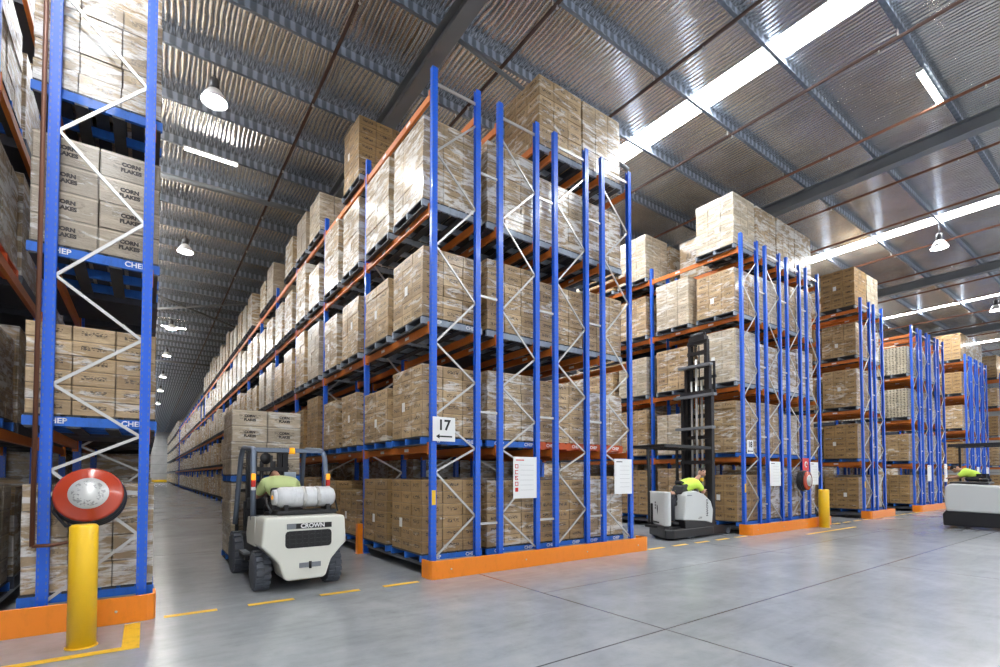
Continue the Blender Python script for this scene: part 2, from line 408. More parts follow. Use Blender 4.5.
# ------------------------------------------------------------------ racks
LV = [.2, 2.14, 4.14, 6.12, 8.05]
HTOP = 8.45
BRZ = [.3, .95, 1.7, 2.1, 2.64, 3.24, 3.84, 4.64, 5.46, 6.3, 7.05, 7.8]
FD = .86                               # frame depth between post centres
_c = {}
def post_mesh():
    if 'post' not in _c:
        mb = MB(); w, d, t = .05, .04, .008
        # open channel with folded lips, open towards the inside of the frame
        p = [(-w, -d), (w, -d), (w, -d+.018), (w-t, -d+.018), (w-t, -d+t), (-w+t, -d+t), (-w+t, d-t), (w-t, d-t), (w-t, d-.018), (w, d-.018), (w, d), (-w, d)]
        mb.prism(p, .01, HTOP, 'z'); _c['post'] = mb.mesh('post', 'post')
        _c['plate'] = MB().box((0, 0, .005), (.15, .14, .01)).mesh('foot_plate', 'blue')
        for fl in (0, 1):
            mb = []
            for i in range(len(BRZ)-1):
                x0, x1 = ((.04, FD-.04) if (i+fl) % 2 == 0 else (FD-.04, .04))
                mb.append(MB().bar((x0, 0, BRZ[i]), (x1, 0, BRZ[i+1]), .02, .032, (0, 0, 1)).mesh('diagonal_brace', 'galv'))
            mb.append(MB().bar((.04, 0, .24), (FD-.04, 0, .24), .02, .042).mesh('horizontal_brace', 'galv'))
            mb.append(MB().bar((.04, 0, 8.2), (FD-.04, 0, 8.2), .02, .05).mesh('horizontal_brace', 'galv'))
            _c['br%d' % fl] = mb
        _c['lab'] = MB().box((0, -.043, 1.28), (.07, .004, .24)).mesh('capacity_label', 'yellow')
        bb = MB()
        bb.box((0, 0, -.06), (.05, BAY-.08, .12))
        for sy in (-1, 1): bb.box((0, sy*(BAY/2-.07), -.055), (.075, .05, .2))
        _c['beam'] = bb.mesh('beam', 'orange')
        bb = MB().box((0, 0, -.055), (.07, BAY-.1, .07)); _c['gbeam'] = bb.mesh('ground_beam', 'gsteel')
        _c['bsticker'] = MB().box((0, 0, 0), (.004, .16, .05)).mesh('load_sticker', 'white')
    return _c['post']
def frame(rack, x, y, braces=True, label=False, fl=0, back=True):
    post_mesh()
    f = bpy.data.objects.new('upright_frame', None); COL.objects.link(f); f.parent = rack; f.location = (x, y, 0); f.empty_display_size = .1
    a = ob('post', _c['post'], f); ob('foot_plate', _c['plate'], f)
    if back:
        ob('post', _c['post'], f, (FD, 0, 0), (0, 0, PI)); ob('foot_plate', _c['plate'], f, (FD, 0, 0))
        if braces:
            for m in _c['br%d' % fl]: ob(m.name.split('.')[0], m, f)
    if label: ob('capacity_label', _c['lab'], f)
    return f
def beam(rack, x, y, z, sticker=False):
    b = ob('beam', _c['beam'], rack, (x, y + BAY/2, z))
    if sticker:
        for s in (-.6, .5): ob('load_sticker', _c['bsticker'], b, (-.028, s, -.06))
    return b
def rack(label, x, nb, lv=LV, frames_full=2, far_back=False, fl=0, lab=False, both=None, beams=None, spacer=False):
    r = thing('pallet_rack', label, 'pallet rack', (x, Y0, 0), 0, 'blue and orange pallet racks')
    for b in range(nb+1):
        frame(r, 0, b*BAY, b < frames_full, lab and b == 0, (b + fl) % 2, b < (both or nb+1))
    if spacer:
        for z in (.8, 2.75, 4.8, 7.0): ob('row_spacer', MB().bar((FD+.05, 0, z), (1.285, 0, z), .03, .04).mesh('row_spacer', 'galv'), r)
    n = 0; rest = MB()
    for b in range(nb):
        if beams is not None and b >= beams: break
        for li, z in enumerate(lv):
            for sx in ((-.02, FD+.02) if b < (both or nb) else (-.02,)):
                if li == 0:
                    ob('ground_beam', _c['gbeam'], r, (sx + (.08 if sx < 0 else -.08), b*BAY + BAY/2, z)) if b < 6 else None
                    continue
                n += 1
                if n <= 92: beam(r, sx, b*BAY, z, b < 3 and sx < 0)
                else:
                    rest.box((sx, b*BAY + BAY/2, z-.06), (.05, BAY-.08, .12))
    if n > 92:
        tag(ob('beam', rest.mesh('beam', 'orange'), r), kind='stuff')
    else: rest.bm.free()
    return r

# ------------------------------------------------------------------ pallets and carton stacks
def pallet_meshes(color):
    key = 'pal' + color
    if key not in _c:
        W = 1.2
        deck = MB()
        for i in range(7): deck.box((-.52 + i*.1733, 0, .139), (.13, W, .022), rnd=R.random())
        dk = 'deckshade' if color != 'palletred' else color
        mm = {'deck': deck.mesh('deck_boards', dk)}
        br = MB().box((0, 0, .076), (W, .05, .104)); mm['bearer'] = br.mesh('bearer', color)
        bt = MB()
        for i in (-.52, -.17, .17, .52): bt.box((i, 0, .012), (.12, W, .022))
        mm['base'] = bt.mesh('base_boards', dk)
        one = MB(); one.mi = 1
        for i in range(7): one.box((-.52 + i*.1733, 0, .139), (.13, W, .022))
        one.mi = 0
        for yy in (-.575, 0, .575): one.box((0, yy, .076), (W, .05, .104))
        one.mi = 1
        for i in (-.52, -.17, .17, .52): one.box((i, 0, .012), (.12, W, .022))
        mm['one'] = one.mesh('pallet', color, dk)
        _c[key] = mm
    return _c[key]
CW = {'palletblue': 'blue', 'palletgrey': 'grey-blue', 'palletdark': 'dark', 'palletred': 'red', 'wood': 'grey wooden'}
def pallet(x, y, z, label, color='palletblue', detailed=True, stencil=False, group='pallets under the carton stacks', rz=0.):
    m = pallet_meshes(color)
    if not detailed:
        return tag(ob('pallet', m['one'], None, (x, y, z), (0, 0, rz)), label, 'pallet', group)
    t = thing('pallet', label, 'pallet', (x, y, z), rz, group)
    ob('deck_boards', m['deck'], t); ob('base_boards', m['base'], t)
    for yy in (-.575, 0, .575):
        b = ob('bearer', m['bearer'], t, (0, yy, 0))
        if stencil and yy < 0:
            if 'sten' not in _c: _c['sten'] = text_mesh('CHEP', .085, .001, 'white', 'CENTER', .002)
            for xx in (-.33, .36): ob('stencil', _c['sten'], b, (xx, -.027, .08), FRONT)
    return t

def carton_mesh(w, d, h, m):
    key = ('ct', round(w, 3), round(d, 3), round(h, 3), m)
    if key not in _c: _c[key] = MB().box((0, 0, h/2), (w-.006, d-.006, h-.004), bev=.004).mesh('carton', m)
    return _c[key]
def stack_mesh(w, d, h, nx, ny, nl, m, seed):
    key = ('st', round(w, 2), round(d, 2), round(h, 2), nx, ny, nl, m, seed)
    if key not in _c:
        rr = random.Random(seed*31 + nl); mb = MB(); cw, cd, ch = w/nx, d/ny, h/nl
        for l in range(nl):
            for i in range(nx):
                for j in range(ny):
                    if 0 < i < nx-1 and 0 < j < ny-1 and l < nl-1: continue
                    o = .008
                    mb.box((-w/2 + cw*(i+.5) + rr.uniform(-o, o), -d/2 + cd*(j+.5) + rr.uniform(-o, o), ch*(l+.5)), (cw-.008, cd-.008, ch-.005), rnd=rr.random())
        _c[key] = mb.mesh('carton_stack', m)
    return _c[key]
def stack(x, y, z, w, d, h, nx, ny, nl, m, label, detailed=False, seed=0, group='wrapped carton stacks in the racks', sticker=True, rz=0., sides='-x-y', printed=None):
    if not detailed:
        return tag(ob('carton_stack', stack_mesh(w, d, h, nx, ny, nl, m, seed), None, (x, y, z), (0, 0, rz)), label, 'carton stack', group)
    t = thing('carton_stack', label, 'carton stack', (x, y, z), rz, group)
    rr = random.Random(int(x*100 + y*37 + z*11) + seed)
    cw, cd, ch = w/nx, d/ny, h/nl
    me = carton_mesh(cw, cd, ch, m); bulk = MB(); nb = 0
    for l in range(nl):
        dx, dy = rr.uniform(-.006, .006), rr.uniform(-.006, .006)
        for i in range(nx):
            for j in range(ny):
                p = (-w/2 + cw*(i+.5) + dx + rr.uniform(-.004, .004), -d/2 + cd*(j+.5) + dy + rr.uniform(-.004, .004), ch*l)
                if (j == 0 and '-y' in sides) or (i == 0 and '-x' in sides):
                    c = ob('carton', me, t, p)
                    if printed and j == 0:
                        for txt, zz in printed:
                            key = ('pt', txt)
                            if key not in _c: _c[key] = text_mesh(txt, ch*.2, .0008, 'darkink', 'CENTER', .004)
                            ob('printed_lettering', _c[key], c, (0, -cd/2+.0015, ch*zz), FRONT)
                elif i in (0, nx-1) or j in (0, ny-1) or l == nl-1:
                    bulk.box((p[0], p[1], p[2]+ch/2), (cw-.006, cd-.006, ch-.004), rnd=rr.random()); nb += 1
    if nb: tag(ob('carton', bulk.mesh('carton', m), t), 'cartons on the far sides of the stack', kind='stuff')
    else: bulk.bm.free()
    if sticker and '-x' in sides:
        if 'stk' not in _c: _c['stk'] = MB().box((0, 0, 0), (.004, .11, .16)).mesh('shipping_label', 'white')
        ob('shipping_label', _c['stk'], t, (-w/2-.008, rr.uniform(-.15, .2), h*rr.uniform(.35, .55)))
    return t

LOOK = {'tan': 'tan', 'brown': 'brown', 'filmed': 'film-wrapped', 'pale': 'pale', 'plain': 'buff', 'spots': 'spotted', 'darkfilm': 'dark'}
LVN = ['floor level', 'first beam level', 'second beam level', 'third beam level', 'top beam level']
rest_box = MB(); rest_pal = MB()
n_st = [0]
def load(x, y, z, lvl, where, m='tan', h=1.25, w=1.17, d=1.17, nx=3, ny=3, nl=5, detailed=False, color='palletblue', seed=0, sides='-x-y', printed=None, stencil=False, sticker=True):
    if color == 'palletblue' and lvl >= 2 and x > 2: color = 'palletgrey'
    pallet(x, y, z, '%s pallet, %s, %s' % (CW[color], LVN[lvl], where), color, detailed, stencil)
    n_st[0] += 1
    return stack(x, y, z+.152, w, d, h, nx, ny, nl, m, '%s carton stack, %s, %s' % (LOOK[m], LVN[lvl], where), detailed, seed, sides=sides, printed=printed, sticker=sticker)
def filler(x, y, z, h, w=1.17, d=1.17, n=2):
    for l in range(n): rest_box.box((x, y, z+.152+h/n*(l+.5)), (w, d, h/n-.008), rnd=R.random())
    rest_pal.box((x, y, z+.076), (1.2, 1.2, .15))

SLOT = (.10 + .62, 1.5 + .03 + .62)
PX = [.47, 1.75, 2.99, 4.2]            # pallet centres from a block's left post
FX = [0, 1.35, 2.69, 4.04]             # frames from a block's left post

# ---- rack 17, the tall one in the middle
A0 = 3.81
rack('tall blue pallet rack signed 17, aisle-side run along the forklift aisle', A0, 25, frames_full=3, both=6, lab=True, spacer=True)
for c, nm in ((1, 'second run from the forklift aisle, behind the red-marked notice'), (2, 'third run from the forklift aisle'), (3, 'right-hand end run beside the reach truck')):
    rack('blue pallet rack 17, ' + nm, A0 + FX[c], 3, fl=c, frames_full=2, both=4, spacer=c < 3)
heights = {0: 1.22, 1: 1.2, 2: 1.18, 3: 1.41, 4: 1.3}
mats_far = ['filmed', 'pale', 'plain', 'filmed', 'tan', 'pale']
cid = 0
for b in range(24):
    for s in range(2):
        for l in range(5):
            y = Y0 + b*BAY + SLOT[s]
            i = b*2 + s
            if l == 4 and (b == 0 or (b == 1 and s == 1) or (b == 3 and s == 1) or (b == 5 and s == 0)): continue
            if l == 4 and b > 12: continue
            if l == 3 and b > 3 and R.random() < .06: continue
            rr = random.Random(i*7 + l)
            h = heights[l] if i == 0 else (.95 + .1*rr.randrange(1, 7) if l else 1.0 + .08*rr.randrange(1, 5))
            if l == 2 and i == 1: h = 1.1
            if l == 0 and i == 1: h = 1.22
            if l == 0 and i == 2: h = .95
            if l == 1 and i == 1: h = 1.0
            if l == 4 and i == 2: h = 1.35
            nl = max(3, round(h/(.19 if i < 8 else .23))); zz = LV[l]
            if b >= 16: filler(A0+.45, y, zz, h, d=rr.choice([.98, 1.08])); continue
            m = ('tan' if l < 3 else 'filmed') if i < 3 else (rr.choice(['brown', 'tan', 'tan', 'filmed']) if (l < 2 and b < 4) else rr.choice(mats_far))
            if l == 0 and i < 4: m = 'brown'
            if l == 2 and i == 0: m = 'tan'
            if l == 4 and i == 2: m = 'brown'
            where = '%s from front on aisle face of rack 17' % ORD[i]
            det = b < 2 and not (b == 1 and l == 4 and s == 1)
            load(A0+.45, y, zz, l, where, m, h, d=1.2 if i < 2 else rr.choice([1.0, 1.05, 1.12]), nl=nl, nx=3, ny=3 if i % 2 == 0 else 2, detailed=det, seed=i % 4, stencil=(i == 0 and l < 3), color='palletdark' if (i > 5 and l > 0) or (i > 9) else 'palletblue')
for c in (1, 2, 3):
    for l in range(5):
        if l == 4 and c == 1: continue
        hh = {1: [1.2, 1.25, 1.3, 1.5, 0], 2: [1.2, 1.2, 1.15, 1.25, 1.42], 3: [1.2, 1.1, 1.25, 1.2, 1.42]}[c][l]
        m = {1: ['tan', 'filmed', 'tan', 'filmed', 'tan'], 2: ['brown', 'tan', 'tan', 'filmed', 'tan'], 3: ['filmed', 'filmed', 'tan', 'filmed', 'filmed']}[c][l]
        x = A0 + PX[c]
        col = 'palletred' if (l == 1 and c > 1) else 'palletblue'
        load(x, Y0 + SLOT[0], LV[l], l, 'front row of rack 17, %s from left' % ORD[c], m, hh, nl=max(4, round(hh/.19)), nx=3, ny=3, detailed=True, seed=c, color=col, sides='-x-y' if (l == 4 or c == 1) else '-y', stencil=l < 2, sticker=False)
# bulk of rack 17 that stands behind the front rows
for c in (1, 2, 3):
    for b in range(0, 36):
        for s in range(2):
            if b == 0 and s == 0: continue
            for l in range(5):
                if l == 4 and (b < 2 or b > 12): continue
                filler(A0 + PX[c], Y0 + b*BAY + SLOT[s] + (3 if b > 23 else 0), LV[l], (1.15 + .1*((b+l+s) % 3)) if (l or b < 1) else 1.66, n=3 if b < 2 else 1)
for b in range(15):
    for s in range(2):
        for l in range(5):
            filler(A0+.45, 82.6 + b*BAY + SLOT[s], LV[l]-.08*(l > 2), 1.2 + .1*((b*3+l+s) % 4), d=1.05)
r2 = thing('pallet_rack', 'far pallet rack past the gap at the end of the forklift aisle', 'pallet rack', (A0, 82.6, 0), 0, 'blue and orange pallet racks')
for b in range(4): frame(r2, 0, b*BAY, False, False, 0, False)
for b in range(3):
    for z in LV[1:]: beam(r2, -.02, b*BAY, z)

# ---- left rack with the hose reel
L0 = -.88; LL = [.2, 2.17, 4.08, 5.88, 7.8]
rack('blue pallet rack at the left behind the red hose reel', L0, 2, LL, frames_full=2)
rack('pallet rack at the left edge, beside the hose reel rack', L0-1.35, 2, LL, frames_full=1)
for l, (h, m, nx, nl, pr) in enumerate(((1.2, 'filmed', 3, 4, None), (1.02, 'tan', 3, 6, None), (1.24, 'plain', 2, 4, (('CORN', .62), ('FLAKES', .4))), (1.2, 'filmed', 3, 5, None))):
    load(L0+.38, Y0 + SLOT[0], LL[l], l, 'in the rack behind the red hose reel', m, h, nl=nl, nx=nx, detailed=True, sides='-x-y', printed=pr, stencil=l in (1, 2), sticker=False)
    load(L0-1.35+.29, Y0 + SLOT[0], LL[l], l, 'at the left edge beside the hose reel rack', 'filmed' if l != 0 else 'pale', h - (.12 if l == 2 else .02), nl=nl, nx=3, detailed=True, sides='-y', sticker=False,
         color='palletred' if l == 2 else 'palletblue', seed=5)
for b in range(0, 30):
    for s in range(2):
        if b == 0 and s == 0: continue
        for l in range(5):
            for dx in (.38, -1.06):
                filler(L0 + dx, Y0 + b*BAY + SLOT[s], LL[l], 1.15 + .1*((b+l) % 3) + (.4 if b > 1 else 0), n=1)

# ---- blocks to the right
def block(x0, ncol, name, nb_side, hs, mats, side_mats, top_from=0, l4=True, depth=10):
    for c in range(ncol):
        rack('blue pallet rack %s, %s run from the left' % (name, ORD[c]), x0 + FX[c], max(1, nb_side) if c == 0 else 1, fl=c, frames_full=1, lab=c == 0, spacer=c < ncol-1)
    for c in range(ncol):
        for l in range(5):
            if l == 4 and not l4: continue
            h = hs[(c+l) % len(hs)] if not (l == 4) else 1.48
            det = x0 < 15 or (c == 0 and x0 < 25)
            load(x0 + PX[c], Y0 + SLOT[0], LV[l], l, 'front row %s, %s from left' % (name, ORD[c]), mats[(c*2+l) % len(mats)] if c else side_mats[l % len(side_mats)], h,
                 nl=max(4, round(h/.2)), detailed=det, seed=c, sides='-x-y' if c == 0 or l == 4 else '-y', sticker=c == 0)
    for b in range(nb_side):
        for s in range(2):
            if b == 0 and s == 0: continue
            for l in range(5):
                if l == 4 and (not l4 or b*2+s == 1): continue
                h = hs[(b+s*2+l) % len(hs)]
                load(x0+.45, Y0 + b*BAY + SLOT[s], LV[l], l, '%s from front on side %s' % (ORD[b*2+s], name), side_mats[(l+s) % len(side_mats)], h, nl=max(4, round(h/.2)), detailed=False, seed=s)
    for c in range(ncol):
        for b in range(depth):
            for s in range(2):
                if (b == 0 and s == 0) or (c == 0 and b < nb_side): continue
                for l in range(5 if l4 else 4):
                    filler(x0 + PX[c], Y0 + b*BAY + SLOT[s], LV[l], 1.2 + .1*((b+l) % 3) + (.4 if b > 0 and l < 4 else 0), n=1)
B0, C0, D0, E0, F0 = 13.49, 22.16, 28.1, 37.35, 46.3
block(B0, 4, 'behind the reach truck', 2, [1.3, 1.45, 1.5, 1.25], ['filmed', 'pale', 'filmed', 'tan'], ['brown', 'tan', 'pale', 'tan', 'pale'])
block(C0, 2, 'right of the far bollard', 1, [1.2, 1.3, 1.45, 1.25], ['pale', 'filmed'], ['brown', 'brown', 'tan', 'tan', 'brown'])
block(D0, 4, 'with the spotted cartons', 1, [1.3, 1.2, 1.3, 1.25], ['filmed', 'pale'], ['brown', 'tan', 'spots', 'spots', 'tan'], l4=False)
block(E0, 4, 'behind the moving truck', 1, [1.3, 1.2], ['filmed', 'pale'], ['brown', 'brown', 'tan', 'brown', 'brown'])
block(F0, 1, 'at the far right edge', 1, [1.3, 1.2], ['filmed', 'pale'], ['brown', 'tan'])
tag(ob('carton_stacks', rest_box.mesh('carton_stacks', 'filmed')), 'far carton stacks filling the deep ends of all the racks', 'carton stacks', kind='stuff')
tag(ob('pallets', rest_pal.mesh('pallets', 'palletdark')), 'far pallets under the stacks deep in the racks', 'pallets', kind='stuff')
print('carton stacks', n_st[0])

# ------------------------------------------------------------------ guards, bollards, reels, signs
def end_guard(x0, x1, label, y=6.965):
    t = thing('rack_end_guard', label, 'rack guard', ((x0+x1)/2, y, 0), 0, 'orange rack end guards'); w = (x1-x0)/2
    ob('rail', MB().prism([(-w+.08, -.035), (w-.08, -.035), (w-.02, -.01), (w, .06), (w, .3), (w-.03, .3), (w-.03, .05), (w-.1, .0), (-w+.1, .0), (-w+.03, .05), (-w+.03, .3), (-w, .3), (-w, .06), (-w+.02, -.01)], 0.0, .29, 'z', bev=.004).mesh('rail', 'guard'), t)
    n = max(2, int((x1-x0)/1.3))
    for i in range(n):
        f = ob('floor_bracket', MB().box((0, .035, .11), (.09, .07, .2)).box((0, .07, .006), (.14, .1, .012)).mesh('floor_bracket', 'guard'), t, (-w+.3 + (2*w-.6)*i/(n-1), 0, 0))
    for i in range(n):
        ob('bolt', MB().lathe([(.014, 0), (.014, .008), (.008, .012)], (0, 0, 0), 'z', 8, (PI/2, 0, 0)).mesh('bolt', 'galv'), t, (-w+.36 + (2*w-.72)*i/(n-1), -.035, .14))
end_guard(3.65, 8.98, 'long orange guard along the foot of rack 17')
end_guard(-4.2, .12, 'orange guard behind the yellow bollard at the left')
end_guard(B0-.16, B0+5.05, 'orange guard at the rack behind the reach truck')
end_guard(C0-.12, C0+2.5, 'short orange guard right of the far bollard')
end_guard(D0-.12, D0+5.1, 'orange guard left of the moving truck')
end_guard(E0-.12, E0+5.1, 'orange guard behind the moving truck')
pp = MB().prism([(-.06, -.06), (.06, -.06), (.06, .05), (.05, .05), (.05, -.05), (-.05, -.05), (-.05, .05), (-.06, .05)], 0, .62, 'z').box((0, 0, .006), (.14, .14, .012)).mesh('post_protector', 'guard')
tag(ob('post_protector', pp, None, (3.68, 10.2, 0), (0, 0, -PI/2)), 'orange steel post protector at the second post of rack 17', 'post protector')
def bollard(x, y, r, h, label):
    t = thing('bollard', label, 'bollard', (x, y, 0))
    ob('tube', MB().lathe([(r, 0), (r, h-.02), (r-.02, h), (0, h)], n=32).mesh('tube', 'yellow'), t)
    ob('base_flange', MB().lathe([(r+.015, 0), (r+.015, .008), (r, .01)], n=32).mesh('base_flange', 'yellow'), t)
bollard(-.475, 6.25, .112, 1.17, 'large yellow bollard in front of the red hose reel')
bollard(17.45, 6.75, .15, 1.19, 'small yellow bollard at the rack end beyond the reach truck')

def hose_reel(x, y, z, r, label, rz=0, tilt=-.34, mount='post'):
    t = thing('fire_hose_reel', label, 'hose reel', (x, y, z), rz, 'red fire hose reels')
    rot = (PI/2 + tilt, 0, 0)
    d = bpy.data.objects.new('tmp', None)
    ob('front_flange', MB().lathe([(0, .035), (r*.6, .04), (r*.63, .028), (r*.92, .02), (r, .0), (r*.99, -.012), (r*.9, 0), (0, .01)], n=40).mesh('front_flange', 'hose_red'), t, (0, 0, 0), rot)
    lm = mat('reel_label', (.62, .62, .6), .35, .3); q = NT(lm)
    gc = q.n('ShaderNodeTexCoord').outputs['Object']
    gr = q.n('ShaderNodeVectorMath', operation='LENGTH'); q.l(gc, gr.inputs[0])
    band = q.math('LESS_THAN', q.math('ABSOLUTE', q.math('SUBTRACT', gr.outputs['Value'], r*.4)), r*.1)
    q.l(q.mix(q.math('MULTIPLY', q.math('MULTIPLY', band, q.ramp(q.noise(gc, 38, 2), .5, .56)), .7), (.62, .62, .6), (.2, .2, .2)), q.b.inputs['Base Color'])
    ob('instruction_disc', MB().lathe([(0, .046), (r*.575, .044), (r*.58, .038), (0, .038)], n=40).mesh('instruction_disc', lm), t, (0, 0, 0), rot)
    dm = (Euler(rot).to_matrix())
    ob('drum', MB().lathe([(r*.5, -.24), (r*.5, 0)], n=24).mesh('drum', 'black'), t, (0, 0, 0), rot)
    hb = MB()
    for zz, rr_ in ((-.04, .94), (-.08, .98), (-.12, 1.0), (-.16, 1.0), (-.2, .98)):
        hb.tube([(r*rr_*math.cos(a*PI/16), r*rr_*math.sin(a*PI/16), zz) for a in range(32)], .018, 8, True)
    hb.tube([(-r*.9, 0, -.1), (-r*.98, -r*.5, -.13), (-r*.6, -r*1.05, -.1), (-r*.1, -r*1.12, -.06)], .017, 8)
    ob('hose', hb.mesh('hose', 'black'), t, (0, 0, 0), rot)
    ob('back_flange', MB().lathe([(0, -.2), (r*.96, -.2), (r*.96, -.21), (0, -.21)], n=40).mesh('back_flange', 'black'), t, (0, 0, 0), rot)
    ob('bracket', MB().bar((0, .2, 0), (0, .28, 0), .08, .12).bar((-.4, .27, .0), (.4, .27, .0), .03, .045).mesh('bracket', 'galv'), t)
    return t
hose_reel(-.49, 6.9, 1.44, .3, 'red fire hose reel above the large yellow bollard', rz=-.05)
hose_reel(B0+3.3, 6.93, 1.47, .3, 'small red hose reel on the rack behind the reach truck', rz=.0, tilt=0)
tag(ob('water_pipe', MB().tube([(-.955, 7.08, .9), (-.955, 7.08, 8.6)], .022, 10).tube([(-.955, 7.08, .9), (-.8, 7.08, .9), (-.5, 7.1, .95), (-.49, 7.16, 1.3)], .02, 10).mesh('water_pipe', 'pipe')), 'brown water pipe running up beside the left post to the hose reel', 'pipe')

def sign(x0, x1, z0, z1, y, label, items, nm='sign', matn='white'):
    t = thing(nm, label, 'sign', ((x0+x1)/2, y, (z0+z1)/2))
    ob('sign_plate', MB().box((0, 0, 0), (x1-x0, .006, z1-z0), bev=.002).mesh('sign_plate', matn), t)
    for (me, x, z) in items: ob(me[0], me[1], t, (x, -.0045, z), FRONT if me[2] else (0, 0, 0))
    return t
def arrow_mesh(w, h):
    return MB().prism([(-w/2, 0), (-w/2+h*1.6, h), (-w/2+h*1.6, h*.3), (w/2, h*.3), (w/2, -h*.3), (-w/2+h*1.6, -h*.3), (-w/2+h*1.6, -h)], -.001, .001, 'y').mesh('arrow', 'ink')
num = text_mesh('17', .24, .001, 'ink', 'CENTER', .006)
sign(3.77, 4.19, 2.2, 2.6, 7.13, 'white sign reading 17 with an arrow on rack 17', [(('numeral', num, 1), 0, .06), (('arrow', arrow_mesh(.3, .04), 0), 0, -.12)], 'aisle_sign')
sign(B0+.06, B0+.4, 2.24, 2.62, 7.13, 'small white aisle sign on the rack behind the reach truck', [(('numeral', text_mesh('18', .22, .001, 'ink', 'CENTER', .006), 1), 0, .06), (('arrow', arrow_mesh(.28, .04), 0), 0, -.12)], 'aisle_sign')
def notice(x0, x1, z0, z1, label, red=True, y=7.12):
    it = []
    w = x1-x0; h = z1-z0
    it.append((('heading', MB().box((0, 0, 0), (w*.34, .002, h*.025)).mesh('heading', 'sign_red' if red else 'darkink'), 0), -w*.22, h*.42))
    if red:
        for i in range(5):
            mb = MB()
            s = w*.055
            if i == 4: mb.box((0, 0, 0), (s*2.2, .002, s*2.4))
            else:
                for dx, dz, ww, hh in ((-s, 0, s*.4, s*2.2), (s, 0, s*.4, s*2.2), (0, s, s*2.2, s*.4), (0, -s, s*2.2, s*.4)): 
                    if not (i in (1, 2) and dx > 0): mb.box((dx, 0, dz), (ww, .002, hh))
                if i == 2: mb.box((0, 0, 0), (s*2, .002, s*.4), (0, .7, 0))
            it.append((('pictogram', mb.mesh('pictogram', 'sign_red'), 0), -w*.36, h*(.27 - .14*i)))
    for i in range(6):
        it.append((('text_line', MB().box((0, 0, 0), (w*.56, .002, h*.006)).mesh('text_line', 'wall'), 0), w*.08, h*(.3 - .12*i)))
    return sign(x0, x1, z0, z1, y, label, it, 'notice_board')
notice(5.4, 5.95, 1.22, 1.98, 'white notice board with red pictograms on rack 17')
notice(8.1, 8.66, 1.24, 1.99, 'plain white notice board on the right end of rack 17', False)
notice(B0+1.3, B0+1.95, 1.32, 2.04, 'white notice board left of the small hose reel', False)
notice(B0+3.95, B0+4.52, 1.33, 2.06, 'white notice board above the small bollard', False)
notice(D0+1.6, D0+2.2, 1.35, 2.1, 'white notice board on the rack with spotted cartons', False)
notice(D0+4.3, D0+4.85, 1.3, 2.2, 'red and white fire sign on the rack with spotted cartons', True)
notice(E0+1.6, E0+2.2, 1.2, 2.1, 'left white notice board on the rack behind the moving truck', False)
notice(E0+3.9, E0+4.5, 1.2, 2.1, 'right white notice board on the rack behind the moving truck', False)
sg = sign(B0+3.35, B0+3.8, 1.78, 2.18, 7.1, 'red fire hose symbol sign above the small hose reel', [], 'fire_sign', 'sign_red')
ob('hose_symbol', MB().tube([(.08*math.cos(a*PI/8), 0, .08*math.sin(a*PI/8)) for a in range(14)], .016, 6).mesh('hose_symbol', 'white'), sg, (0, -.01, 0))

# ------------------------------------------------------------------ roof fittings
pipe_i = 0
for i, x in enumerate([-3.05 + 3.09*j for j in range(20)]):
    if i < 2: continue
    z = 10.62
    t = thing('sprinkler_pipe', '%s sprinkler pipe from the left, hanging under the foil roof' % ORD[pipe_i], 'pipe', (x, 0, z), 0, 'sprinkler pipes under the roof')
    ob('pipe_run', MB().tube([(0, YB+.1, 0), (0, YF-.1, 0)], .038, 10).mesh('pipe_run', 'pipe' if i >= 6 else 'pipedark'), t)
    if True:
        if 'sprk' not in _c:
            _c['sprk'] = MB().lathe([(.014, 0), (.014, -.05), (.03, -.055), (.03, -.06), (0, -.06)], n=8).mesh('sprinkler_head', 'galv')
            _c['hang'] = MB().bar((0, 0, 0), (0, 0, .22), .012, .03).mesh('pipe_hanger', 'galv')
        for q in range(8): ob('sprinkler_head', _c['sprk'], t, (0, 2.5 + q*3.2 + (i % 2)*1.1, -.035))
        for q in range(8): ob('pipe_hanger', _c['hang'], t, (0, 5.1-1.83 + q*3.66, .03))
    pipe_i += 1
def high_bay(x, y, z, label):
    t = thing('high_bay_lamp', label, 'ceiling lamp', (x, y, z), 0, 'hanging high bay lamps')
    ob('housing', MB().lathe([(.0, .52), (.09, .52), (.1, .5), (.1, .3), (.07, .27)], n=20).mesh('housing', 'lampmetal'), t)
    ob('reflector', MB().lathe([(.07, .28), (.12, .24), (.2, .13), (.26, .0), (.265, .0), (.21, .14), (.13, .26), (.07, .3)], n=28).mesh('reflector', 'reflector'), t)
    ob('bulb', MB().lathe([(.0, .02), (.12, .03), (.235, .035), (.2, .1), (.11, .22), (0, .25)], n=24).mesh('bulb', 'bulb'), t)
    ob('hanger', MB().tube([(0, 0, .52), (0, 0, 10.78-z)], .012, 8).box((0, 0, .56), (.06, .03, .08)).mesh('hanger', 'lampmetal'), t)
zl = 9.9
for n_, (x, y) in enumerate(((1.1, 12.4), (1.06, 21.5), (1.05, 33.5), (1.05, 41.3), (1.05, 50.5), (1.05, 59), (1.05, 70))):
    high_bay(x, y, zl, '%s hanging lamp from the front above the forklift aisle' % ORD[n_])
high_bay(23.35, 5.1, zl, 'bright hanging lamp above the short rack at right')
high_bay(34.6, 5.45, zl, 'hanging lamp at the right edge under the roof')
